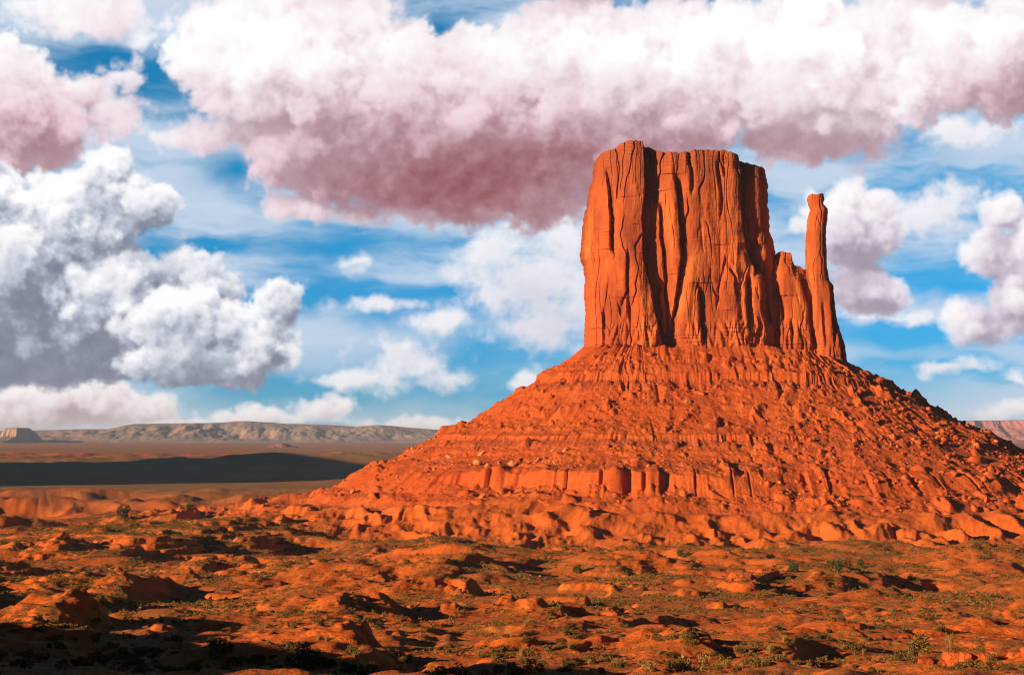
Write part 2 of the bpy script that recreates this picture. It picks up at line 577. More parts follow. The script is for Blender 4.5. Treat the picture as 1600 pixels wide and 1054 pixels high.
def mesh_obj(name, verts, faces, mat, parent=None, smooth=True, origin=None):
    """verts (n,3) array in world space, faces (m,3|4) array"""
    verts = np.asarray(verts, np.float32)
    faces = np.asarray(faces, np.int32)
    if origin is not None:
        verts = verts - np.asarray(origin, np.float32)
    me = bpy.data.meshes.new(name)
    nf, k = faces.shape
    me.vertices.add(len(verts))
    me.vertices.foreach_set('co', verts.ravel())
    me.loops.add(nf * k)
    me.loops.foreach_set('vertex_index', faces.ravel())
    me.polygons.add(nf)
    me.polygons.foreach_set('loop_start', np.arange(0, nf * k, k, dtype=np.int32))
    me.polygons.foreach_set('use_smooth', np.full(nf, smooth))
    me.update(calc_edges=True)
    me.materials.append(mat)
    o = bpy.data.objects.new(name, me)
    COL.objects.link(o)
    if parent is not None:
        o.parent = parent
    elif origin is not None:
        o.location = origin
    return o


def grid_faces(nr, nc, wrap=False):
    r = np.arange(nr - 1)[:, None]
    c = np.arange(nc if wrap else nc - 1)[None, :]
    a = r * nc + c
    b = r * nc + (c + 1) % nc
    return np.stack([a, b, b + nc, a + nc], -1).reshape(-1, 4)


def interp(x, pts):
    p = np.asarray(pts, np.float64)
    return np.interp(x, p[:, 0], p[:, 1])


def new_mat(name, rough=0.95):
    m = bpy.data.materials.new(name)
    m.use_nodes = True
    m.node_tree.nodes.clear()
    t = NT(m.node_tree)
    out = t.n('ShaderNodeOutputMaterial')
    bs = t.n('ShaderNodeBsdfPrincipled')
    bs.inputs['Roughness'].default_value = rough
    bs.inputs['Specular IOR Level'].default_value = 0.1
    m.node_tree.links.new(bs.outputs[0], out.inputs[0])
    return m, t, bs


# ------------------------------------------------------------------ materials
BX, BY, BHX, BHY, BR = 155.0, 1484.0, 58.0, 12.0, 42.0      # rounded plan of the butte's foot
RED = (0.60, 0.105, 0.012, 1)
DEEP = (0.36, 0.048, 0.009, 1)
ORANGE = (0.72, 0.175, 0.024, 1)
TAN = (0.60, 0.22, 0.07, 1)
VARNISH = (0.22, 0.034, 0.010, 1)


def rock_material():
    m, t, bs = new_mat("red_sandstone")
    pos = t.n('ShaderNodeNewGeometry').outputs['Position']
    x, y, z = t.sep(pos)
    vert = t.v('MULTIPLY', pos, (1, 1, 0.16))
    n1 = t.noise(vert, 0.035, 6, 0.6)
    n2 = t.noise(t.v('MULTIPLY', pos, (1, 1, 0.45)), 0.028, 6, 0.65)
    n3 = t.noise(vert, 0.15, 4, 0.55)
    c = t.mix(t.ss(n1, 0.44, 0.64), (0.39, 0.072, 0.015, 1), (0.52, 0.128, 0.027, 1))
    c = t.mix(t.m('MULTIPLY', t.ss(n2, 0.47, 0.62), 0.85), c, (0.26, 0.044, 0.012, 1))
    c = t.mix(t.m('MULTIPLY', t.ss(n3, 0.53, 0.66), 0.75), c, (0.17, 0.032, 0.012, 1))
    c = t.mix(t.m('MULTIPLY', t.ss(n3, 0.36, 0.26), 0.6), c, (0.60, 0.16, 0.035, 1))
    # bedding: thin level courses, strongest in the lower beds and the cap
    wob = t.m('MULTIPLY_ADD', t.noise(pos, 0.03, 2, 0.5), 5.0, z)
    bed = t.noise(t.xyz(0.0, 0.0, wob), 0.55, 3, 0.7)
    low = t.m('ADD', t.ss(z, 92.0, 80.0), t.ss(z, 196.0, 206.0))
    amt = t.m('MULTIPLY_ADD', low, 0.6, 0.25)
    c = t.mix(t.m('MULTIPLY', t.ss(bed, 0.48, 0.62), amt), c, DEEP)
    c = t.mix(t.m('MULTIPLY', t.ss(t.m('MULTIPLY_ADD', n1, 60.0, z), 192.0, 232.0), 0.55), c, (0.24, 0.048, 0.016, 1))
    # olive scrub caught on the level summit
    nz = t.sep(t.n('ShaderNodeNewGeometry').outputs['Normal'])[2]
    veg = t.m('MULTIPLY', t.ss(nz, 0.55, 0.8), t.ss(z, 185.0, 200.0))
    c = t.mix(t.m('MULTIPLY', veg, t.ss(t.noise(pos, 0.3, 3, 0.6), 0.35, 0.6)), c, (0.13, 0.075, 0.018, 1))
    t.put(bs.inputs['Base Color'], c)
    bp = t.n('ShaderNodeBump')
    bp.inputs['Strength'].default_value = 0.6
    bp.inputs['Distance'].default_value = 1.0
    h = t.m('ADD', t.noise(t.v('MULTIPLY', pos, (1, 1, 0.4)), 0.35, 8, 0.62), t.m('MULTIPLY', bed, 0.35))
    t.put(bp.inputs['Height'], h)
    t.put(bs.inputs['Normal'], bp.outputs[0])
    return m


def talus_material():
    m, t, bs = new_mat("talus_debris")
    pos = t.n('ShaderNodeNewGeometry').outputs['Position']
    nrm = t.n('ShaderNodeNewGeometry').outputs['Normal']
    z = t.sep(pos)[2]
    n1 = t.noise(pos, 0.018, 6, 0.6)
    n2 = t.noise(pos, 0.25, 6, 0.65)
    c = t.mix(t.ss(n1, 0.35, 0.65), (0.42, 0.062, 0.010, 1), (0.47, 0.082, 0.014, 1))
    c = t.mix(t.m('MULTIPLY', t.ss(n2, 0.52, 0.68), 0.65), c, (0.25, 0.036, 0.009, 1))
    wob = t.m('MULTIPLY_ADD', t.noise(pos, 0.03, 2, 0.5), 3.0, z)
    bed = t.noise(t.xyz(0.0, 0.0, wob), 0.8, 3, 0.7)
    steep = t.ss(t.sep(nrm)[2], 0.62, 0.35)
    c = t.mix(t.m('MULTIPLY', t.m('MULTIPLY', steep, 0.6), t.ss(bed, 0.45, 0.65)), c, DEEP)
    shale = t.noise(t.xyz(0.0, 0.0, wob), 0.09, 2, 0.5)
    c = t.mix(t.m('MULTIPLY', t.ss(shale, 0.50, 0.62), 0.45), c, (0.24, 0.046, 0.018, 1))
    vor = t.voro(pos, 0.42, 1.0, 0.5)
    sp = t.m('MULTIPLY', t.ss(vor, 0.22, 0.10), t.ss(t.noise(pos, 0.03, 3, 0.6), 0.47, 0.6))
    c = t.mix(t.m('MULTIPLY', sp, 0.6), c, TAN)
    scrub = t.m('MULTIPLY', t.ss(t.noise(pos, 0.6, 3, 0.7), 0.60, 0.70), t.ss(t.noise(pos, 0.012, 3, 0.5), 0.45, 0.62))
    c = t.mix(t.m('MULTIPLY', scrub, 0.55), c, (0.15, 0.085, 0.02, 1))
    t.put(bs.inputs['Base Color'], c)
    bp = t.n('ShaderNodeBump')
    bp.inputs['Strength'].default_value = 0.7
    bp.inputs['Distance'].default_value = 0.8
    t.put(bp.inputs['Height'], t.noise(pos, 0.45, 8, 0.68))
    t.put(bs.inputs['Normal'], bp.outputs[0])
    return m


def ground_material():
    m, t, bs = new_mat("desert_ground")
    geo = t.n('ShaderNodeNewGeometry')
    pos = geo.outputs['Position']
    x, y, z = t.sep(pos)
    nz = t.sep(geo.outputs['Normal'])[2]
    far = t.ss(y, 1500.0, 2600.0)
    n1 = t.noise(pos, 0.012, 8, 0.62)
    n2 = t.noise(pos, 0.15, 7, 0.65)
    n4 = t.noise(pos, 1.3, 5, 0.65)
    n5 = t.noise(pos, 0.55, 6, 0.7)
    c = t.mix(t.ss(n1, 0.35, 0.66), RED, (0.60, 0.115, 0.017, 1))
    c = t.mix(t.m('MULTIPLY', t.ss(n2, 0.54, 0.70), 0.4), c, DEEP)
    c = t.mix(t.m('MULTIPLY', t.ss(n2, 0.46, 0.32), 0.75), c, ORANGE)
    c = t.mix(t.m('MULTIPLY', t.ss(n5, 0.54, 0.64), 0.38), c, (0.30, 0.040, 0.008, 1))
    gd = t.v('LENGTH', t.v('MULTIPLY_ADD', pos, (1 / 95.0, 1 / 190.0, 0), (205 / 95.0, -1130 / 190.0, 0)))
    green = t.ss(gd, 1.15, 0.75)
    # low herbs and dry grass over the level ground
    flat = t.ss(nz, 0.90, 0.975)
    patch = t.m('MAXIMUM', t.ss(t.noise(pos, 0.022, 5, 0.6), 0.40, 0.55), green)
    speck = t.ss(t.m('MULTIPLY_ADD', t.noise(pos, 0.45, 4, 0.7), 0.6, t.m('MULTIPLY', n4, 0.4)), 0.44, 0.54)
    qx = t.m('MAXIMUM', t.m('SUBTRACT', t.m('ABSOLUTE', t.m('SUBTRACT', x, BX)), BHX), 0.0)
    qy = t.m('MAXIMUM', t.m('SUBTRACT', t.m('ABSOLUTE', t.m('SUBTRACT', y, BY)), BHY), 0.0)
    rd = t.m('SUBTRACT', t.m('SQRT', t.m('ADD', t.m('MULTIPLY', qx, qx), t.m('MULTIPLY', qy, qy))), BR)
    bare = t.m('MULTIPLY_ADD', t.noise(pos, 0.02, 3, 0.5), 90.0, rd)
    patch = t.m('MULTIPLY', patch, t.ss(bare, 340.0, 405.0, 0.06, 1.0))
    veg = t.m('MULTIPLY', t.m('MULTIPLY', flat, patch), speck)
    vc = t.mix(t.ss(t.noise(pos, 0.2, 3, 0.6), 0.4, 0.6), (0.16, 0.085, 0.018, 1), (0.26, 0.13, 0.03, 1))
    c = t.mix(t.m('MULTIPLY', veg, 0.65), c, vc)
    # the far plain: bands of grass and bare red soil
    band = t.noise(t.v('MULTIPLY', pos, (0.25, 1.0, 1.0)), 0.0011, 6, 0.6)
    fc = t.mix(t.ss(band, 0.42, 0.60), (0.29, 0.115, 0.030, 1), (0.46, 0.10, 0.022, 1))
    fc = t.mix(t.m('MULTIPLY', t.ss(t.noise(t.v('MULTIPLY', pos, (0.4, 1, 1)), 0.012, 5, 0.7), 0.5, 0.65), 0.5), fc, (0.13, 0.075, 0.025, 1))
    c = t.mix(far, c, fc)
    t.put(bs.inputs['Base Color'], c)
    bp = t.n('ShaderNodeBump')
    bp.inputs['Strength'].default_value = 0.8
    bp.inputs['Distance'].default_value = 0.9
    h = t.m('ADD', t.noise(pos, 0.5, 8, 0.66), t.m('MULTIPLY', n4, 0.25))
    t.put(bp.inputs['Height'], h)
    t.put(bs.inputs['Normal'], bp.outputs[0])
    return m


def far_material(name, c1, c2, c3):
    m, t, bs = new_mat(name)
    pos = t.n('ShaderNodeNewGeometry').outputs['Position']
    z = t.sep(pos)[2]
    c = t.mix(t.ss(t.noise(pos, 0.0016, 6, 0.6), 0.4, 0.62), c1, c2)
    bed = t.noise(t.xyz(0.0, 0.0, t.m('MULTIPLY_ADD', t.noise(pos, 0.001, 2, 0.5), 40.0, z)), 0.03, 3, 0.7)
    c = t.mix(t.m('MULTIPLY', t.ss(bed, 0.45, 0.62), 0.5), c, c3)
    t.put(bs.inputs['Base Color'], c)
    return m


M_ROCK, M_TALUS, M_GROUND = rock_material(), talus_material(), ground_material()
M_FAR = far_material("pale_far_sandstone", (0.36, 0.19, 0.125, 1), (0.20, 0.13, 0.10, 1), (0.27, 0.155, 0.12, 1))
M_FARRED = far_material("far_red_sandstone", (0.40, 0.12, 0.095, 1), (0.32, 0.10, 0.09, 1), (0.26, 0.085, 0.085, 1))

# ------------------------------------------------------------------ the lie of the land (camera stands at 0,0,0 looking along +Y)
BASE = [(0, -2.0), (30, -4.6), (60, -8.0), (90, -11.2), (170, -18.1), (330, -29.7), (600, -45), (900, -57.5), (1100, -65), (1400, -70), (2500, -71), (90000, -71)]
CONE = [(-60, 66), (0, 66), (33, 44), (84, 12), (113, -1), (143, -17), (172, -28), (187, -39), (200, -42.5), (251, -52), (300, -61), (350, -69), (430, -78), (600, -95), (1e6, -400)]
TAN_S = math.tan(SUN_EL)


def foot_dist(X, Y):
    qx = np.abs(X - BX) - BHX
    qy = np.abs(Y - BY) - BHY
    return np.hypot(np.maximum(qx, 0), np.maximum(qy, 0)) + np.minimum(np.maximum(qx, qy), 0) - BR


def smax(a, b, k):
    h = np.clip(0.5 + 0.5 * (a - b) / k, 0, 1)
    return b + (a - b) * h + k * h * (1 - h)


def ground_at(py, lo=60.0, hi=2600.0):
    """distance at which the mean ground appears in image row py"""
    ys = np.linspace(lo, hi, 6000)
    rows = HY - FPX * interp(ys, BASE) / ys
    return float(np.interp(-py, -rows, ys))


# steps in the ground whose right-hand sides fall into shade: (left px, right px, row, half height in rows, strength)
STEPS = [(205, 480, 930, 22, 1.0), (585, 740, 924, 12, 0.9), (720, 880, 934, 9, 0.8), (290, 430, 832, 9, 0.8),
         (575, 800, 968, 16, 1.0), (535, 870, 1014, 14, 0.8), (1050, 1225, 1022, 18, 1.0), (1290, 1430, 1010, 12, 0.9),
         (1490, 1640, 972, 9, 0.9), (100, 360, 985, 24, 1.0), (90, 240, 872, 7, 0.8), (1180, 1270, 930, 7, 0.8), (1455, 1520, 938, 6, 0.8),
         (380, 480, 888, 6, 0.7), (680, 740, 905, 5, 0.7), (1000, 1090, 980, 8, 0.8), (-60, 130, 940, 14, 1.0), (-80, 60, 802, 5, 0.8), (940, 1010, 925, 6, 0.7), (450, 560, 955, 7, 0.8)]
RELIEF = 0.100


def land_z(X, Y):
    base = interp(Y, BASE)
    r = foot_dist(X, Y)
    cone = interp(r, CONE)
    z = smax(base, np.where(r < 186, -60.0 - 0 * r, cone), 9.0)
    # relief whose grain grows with distance, from hummocks near the rim to the badland aprons
    wx = 0.35 * fbm(X / 120, Y / 120, 3, seed=201)
    wy = 0.35 * fbm(X / 120, Y / 120, 3, seed=211)
    z = z - 7.0 * sstep(r, 250, 192) * sstep(r, 180, 188)
    rel = 0.0
    apron = sstep(r, 430, 280) * (0.12 + 0.88 * sstep(r, 190, 275))
    far = 1 - sstep(Y, 1500, 3000)
    for i, lam in enumerate((2.2, 4.5, 9.0, 18.0, 36.0, 72.0, 140.0)):
        wgt = np.exp(-(np.log(np.maximum(Y, 20.0) / (lam * 24.0))) ** 2 / (2 * 0.95 ** 2))
        n = perlin(X / lam + wx * 72 / lam * 0.8, Y / lam * 0.8 + wy * 72 / lam * 0.8, 221 + i)
        n2 = np.abs(perlin(X / lam * 0.8 + 9, Y / lam * 0.55 + wy * 30 / lam, 241 + i))
        hum = 0.55 - 1.5 * n2 + 0.7 * n
        hum = np.where(hum > 0.35, 0.35 + (hum - 0.35) * 0.45, hum)         # worn, flattish tops
        rel = rel + RELIEF * lam * wgt * hum
    lg = np.log(np.maximum(Y, 10.0)) * 5.0                                  # broad flats between hummocky stretches
    rough = 0.30 + 1.0 * sstep(fbm(X / (0.14 * Y + 12), lg, 3, seed=325), -0.22, 0.30)
    rel = rel * rough * (1 - 0.78 * apron) * np.maximum(far, 0.10)
    ap = 0.7 - 1.9 * np.abs(perlin(X / 24 + 1.2 * wx, Y / 52 + 1.5 * wy, 261)) + 0.8 * perlin(X / 19, Y / 24, 262) - 0.5 * np.abs(perlin(X / 8 + 2 * wx, Y / 26, 263))
    ap = ap * (0.5 + 0.8 * sstep(perlin(X / 55, Y / 45, 265), -0.3, 0.4))
    rel = rel + apron * 3.9 * (ap - 0.35) + apron * 0.9 * fbm(X / 5, Y / 6, 4, 0.68, seed=264)
    lean = (0.75 - 0.55 * apron) * rel * (1 - sstep(Y, 1300, 1500)) * sstep(Y, 60, 120)
    for i, lam in enumerate((0.8, 1.6, 3.2, 6.4, 12.8)):                     # stones, rills and broken ground
        wgt = np.exp(-(np.log(np.maximum(Y, 20.0) / (lam * 80.0))) ** 2 / (2 * 0.9 ** 2))
        n = perlin(X / lam, Y / lam * 0.85, 301 + i)
        rel = rel + 0.085 * lam * wgt * (np.abs(n) * 1.6 - 0.4) * (0.35 + 0.9 * sstep(perlin(X / lam / 7, Y / lam / 9, 311 + i), -0.2, 0.4)) * far
    # the scrub-covered hill left of the talus
    gx, gy = (X + 205) / 85, (Y - 1130) / 150
    rel = rel + 15.0 * np.exp(-gx * gx - gy * gy)
    z = z + rel * sstep(Y, 18, 80)
    # thin beds of harder rock stand out as small ledges
    tm = sstep(fbm(X / (0.12 * Y + 20), Y / (0.16 * Y + 20), 3, seed=321), -0.15, 0.25) * (1 - sstep(Y, 1250, 1500)) * sstep(Y, 80, 120) * sstep(r, 330, 420)
    zt = z + 0.5 * fbm(X / 40, Y / 40, 3, seed=323)
    for st, wt in ((0.55, 1 - sstep(Y, 150, 300)), (1.5, sstep(Y, 150, 300) * (1 - sstep(Y, 600, 900))), (2.8, sstep(Y, 600, 900))):
        q = zt / st
        fl = np.floor(q)
        z = z + 0.8 * tm * wt * ((fl + sstep(q - fl, 0.62, 0.98)) * st - zt)
    for (x0, x1, row, hr, k) in STEPS:
        yc = ground_at(row)
        sc = yc / FPX
        X0, L = (x0 - CX) * sc, (x1 - x0) * sc
        Wd = max(hr * yc * yc / (FPX * -float(interp(yc, BASE))), 0.05 * L)
        h = k * L * TAN_S * 0.78
        Wd = max(1.3 * Wd, 0.8 * L)
        jag = 0.22 * L * fbm(Y / (0.45 * L), X / (0.6 * L), 4, seed=281)
        u = (X + jag - X0 + 0.12 * (Y - yc)) / L
        g = np.where(u < 0, 0.75 * sstep(u, -1.3, -0.15), np.where(u < 0.17, 0.75 - 1.0 * sstep(u, 0, 0.17), -0.25 * np.clip(1 - (u - 0.24) / 1.0, 0, 1)))
        v = (Y - yc) / Wd
        z = z + h * g * np.exp(-np.abs(v + 0.35 * fbm(X / L * 2, Y / L, 3, seed=285)) ** 3) * (1 + 0.35 * fbm(X / (0.2 * L), Y / (0.3 * L), 3, seed=287))
    # rim hills beyond the left edge of the view
    for hx, hy, sx, sy, hh in ((-54, 76, 15, 26, 8.5), (-68, 112, 18, 26, 9.0), (-38, 56, 10, 14, 8.0), (-98, 185, 24, 40, 12.0), (-128, 275, 27, 55, 14.0)):
        z = z + hh * np.exp(-((X - hx) / sx) ** 2 - ((Y - hy) / sy) ** 2) * (1 + 0.45 * fbm(X / 9, Y / 9, 4, 0.6, seed=299))
    # the long low bench that stands in the shade on the plain
    bx = sstep(X, -1150, -480) * (1 - sstep(X, -60, 260))
    bench = 0.72 * bx * np.exp(-((Y - 5000 - 0.25 * (X + 700)) / 330) ** 2) * (25 + 5 * fbm(X / 200, Y / 200, 4, seed=291))
    redh = 14 * sstep(Y, 4700, 5200) * (1 - sstep(Y, 6800, 7600)) * np.abs(fbm(X / 260, Y / 420, 4, seed=295)) * 2.0 * sstep(-X, -700, 600)
    mid = 7 * np.exp(-((Y - 2050) / 350) ** 2) * (0.8 - 2 * np.abs(perlin(X / 130, Y / 130, 297)) + 0.4 * fbm(X / 40, Y / 40, 3, seed=298)) * sstep(-X, 60, 240)
    return z + bench + redh + mid, lean


def build_ground():
    ta = np.concatenate([np.linspace(-3, -0.55, 24, endpoint=False), np.linspace(-0.55, -0.295, 60, endpoint=False),
                         np.linspace(-0.295, 0.295, 1150, endpoint=False), np.linspace(0.295, 0.55, 60, endpoint=False), np.linspace(0.55, 3, 25)])
    ys = [4.0]
    while ys[-1] < 62000:
        y = ys[-1]
        step = 0.06 * y if y < 40 else 0.010 * y if y < 75 else 0.0030 * y if y < 1320 else 0.008 * y if y < 3000 else 0.012 * y if y < 9000 else 0.05 * y
        ys.append(y + step)
    ys = np.array(ys)
    Y, T = np.meshgrid(ys, ta, indexing='ij')
    X = Y * T
    Z, lean = land_z(X.astype(np.float64), Y)
    X = X + lean
    V = np.stack([X, Y, Z], -1).reshape(-1, 3)
    o = mesh_obj("ground", V, grid_faces(len(ys), len(ta)), M_GROUND)
    tag(o, kind='structure')
    # which points the camera can see (highest line of sight so far along each bearing)
    slope = Z / Y
    vis = slope >= np.maximum.accumulate(slope, axis=0) - 1e-4
    return o, X, Y, Z, vis


# ------------------------------------------------------------------ the butte
KB = 1478.0 / FPX                                            # metres per photograph pixel at the butte


def rock_wall(name, parent, top, left, right, base_row, yc, hd, clefts, nx, nz, seed, power=3.2, nb=90, rough=1.0, cap=3.0, origin=(0, 0, 0), ledge=1.0):
    """a free-standing wall of rock: closed in plan at every level, its front cut by clefts; top/left/right are rows of (px, py)"""
    kb = yc / FPX
    bx_ = lambda p: (np.asarray(p, float) - CX) * kb
    bz_ = lambda p: (HY - np.asarray(p, float)) * kb
    t = np.linspace(0, 1, nx)
    s = 0.6 * t + 0.4 * (0.5 - 0.5 * np.cos(np.pi * t))
    nbk = np.linspace(1, 0, nb + 2)[1:-1]
    S = np.concatenate([s, nbk])                             # front left->right, then back right->left
    isback = np.concatenate([np.zeros(nx), np.ones(nb)])
    lt, rt = left[0][0], right[0][0]
    v = np.linspace(0, 1, nz) ** 0.95
    S2, Vv = np.meshgrid(S, v)
    pxt = lt + S2 * (rt - lt)
    topz = bz_(interp(pxt, top)) + 1.1 * perlin(pxt / 9.0, 0 * pxt, seed) + 0.5 * perlin(pxt / 3.1, 0 * pxt + 4, seed)
    zb = float(bz_(base_row))
    Zz = zb + Vv * (topz - zb)
    PY = HY - Zz / kb
    lp = [(p[1], p[0]) for p in left]
    rp = [(p[1], p[0]) for p in right]
    L, R = interp(PY, lp), interp(PY, rp)
    PX = L + S2 * (R - L)
    n = 2 * S2 - 1
    sh = np.maximum(1 - np.abs(n) ** power, 0) ** (1 / power)
    X = bx_(PX)
    f = np.zeros_like(X)
    jx = 2.2 * fbm(PX / 30.0, PY / 26.0, 4, seed=seed + 3)
    for pts, dep, wid, (ya, yb) in clefts:
        xc = interp(PY, [(p[1], p[0]) for p in pts]) + jx
        u = (PX - xc) / wid
        act = sstep(PY, ya - 8, ya + 8) * (1 - sstep(PY, yb - 10, yb + 14))
        e = 2.2 / wid
        g = np.where(u < -e, 0, np.where(u < e, (u + e) / (2 * e), np.clip(1 - (u - e) / (1 - e), 0, 1) ** 2.0))
        bul = np.exp(-((u + 0.35) / 0.30) ** 2)
        f = f + act * dep * (g - 0.16 * bul)
    XX, ZZ = X, Zz
    f = f + rough * (1.1 * fbm(XX / 16, ZZ / 95, 3, seed=seed + 11) + 0.5 * np.abs(perlin(XX / 7.0 + 0.4 * perlin(ZZ / 20, XX / 20, 5), ZZ / 60, seed + 17))
                     + 0.55 * fbm(XX / 3.2, ZZ / 12.0, 3, seed=seed + 23) + 0.35 * fbm(XX / 60, ZZ / 2.2, 3, seed=seed + 29))
    # flat facets meeting at sharp arrises, changing from storey to storey where slabs have dropped away
    for cell, amp, st, sd in ((12.0, 4.2, 75.0, 31), (5.2, 1.5, 46.0, 33)):
        xw = XX / cell + 0.35 * fbm(ZZ / 45.0, XX / 60.0, 2, seed=seed + sd)
        ix = np.floor(xw).astype(np.int32)
        fx = xw - ix

        def knot(q):
            off = _RX[_hash(q, 0 * q + 7, seed + sd + 1)]
            return _RX[_hash(q, np.floor(ZZ / st + 3 * off).astype(np.int32), seed + sd)]

        h0, h1 = knot(ix), knot(ix + 1)
        f = f + rough * amp * (h0 + (h1 - h0) * fx - 0.5)
    # hairline joints
    for cell, dp, sd in ((13.0, 2.4, 91), (6.0, 1.1, 95)):
        jn = perlin(XX / cell + 0.5 * fbm(ZZ / 30, XX / 25, 3, seed=seed + sd), ZZ / 110, seed + sd + 1)
        f = f + rough * dp * sstep(-np.abs(jn), -0.085, -0.02) * sstep(perlin(XX / 25, ZZ / 45, seed + sd + 2), -0.15, 0.2)
    # fluted lower beds, stepping out
    low = 1 - sstep(PY, 503, 517)
    low = 1 - low
    f = f - ledge * low * (2.2 + 2.2 * np.abs(perlin(XX / 4.2 + 0.8 * perlin(XX / 13, ZZ / 20, 7), ZZ / 16, seed + 37)) * 1.4 - 1.0 + 0.9 * fbm(XX / 30, ZZ / 1.6, 3, seed=seed + 41))
    # thin-bedded cap set back in steps
    ct = np.clip((topz - Zz) / 11.0, 0, 1)
    f = f + ledge * np.where(ct < 1, (1 - np.floor(ct * 4 + 0.5 * perlin(XX / 12, ZZ / 50, seed + 43)) / 4) * 3.4, 0)
    fr = np.clip(1 - np.abs(n) ** 10, 0, 1)
    yf = yc - hd * sh + f * fr
    yb = yc + hd * 0.9 * sh + 3.0 * fbm(XX / 18, ZZ / 80, 3, seed=seed + 51) * fr
    Yy = np.where(isback[None, :] > 0, yb, np.minimum(yf, yc + 0.5 * hd * sh))
    X = X + (1.1 * rough * perlin(ZZ / 9.0, 0 * ZZ + 3.3, seed + 61) + 0.6 * rough * perlin(ZZ / 3.0, 0 * ZZ, seed + 62)) * np.abs(n) ** 6 * np.sign(n)
    rim = np.stack([X[-1], Yy[-1], Zz[-1]], -1)
    V = np.stack([X, Yy, Zz], -1).reshape(-1, 3)
    F = [grid_faces(nz, nx + nb, wrap=True)]
    # the summit closes the rim, doming slightly
    kc = 14
    fro = rim[:nx]
    bac_s = np.concatenate([[0], nbk[::-1], [1]])
    bk = np.vstack([rim[0], rim[nx:][::-1], rim[nx - 1]])
    bac = np.stack([np.interp(s, bac_s, bk[:, i]) for i in range(3)], -1)
    tt = np.linspace(0, 1, kc)[:, None, None]
    capv = fro[None] * (1 - tt) + bac[None] * tt
    prof = np.minimum(np.sin(np.pi * tt[..., 0]), 0.75) / 0.75
    capv[..., 2] += prof * sh[-1][:nx][None] * (cap + 0.8 * perlin(capv[..., 0] / 5, capv[..., 1] / 5, seed + 71))
    F.append(grid_faces(kc, nx) + len(V))
    V = np.vstack([V, capv.reshape(-1, 3)])
    return mesh_obj(name, V, np.vstack(F), M_ROCK, parent, smooth=False, origin=origin)


FOOT_O = (BX, BY, -70.0)


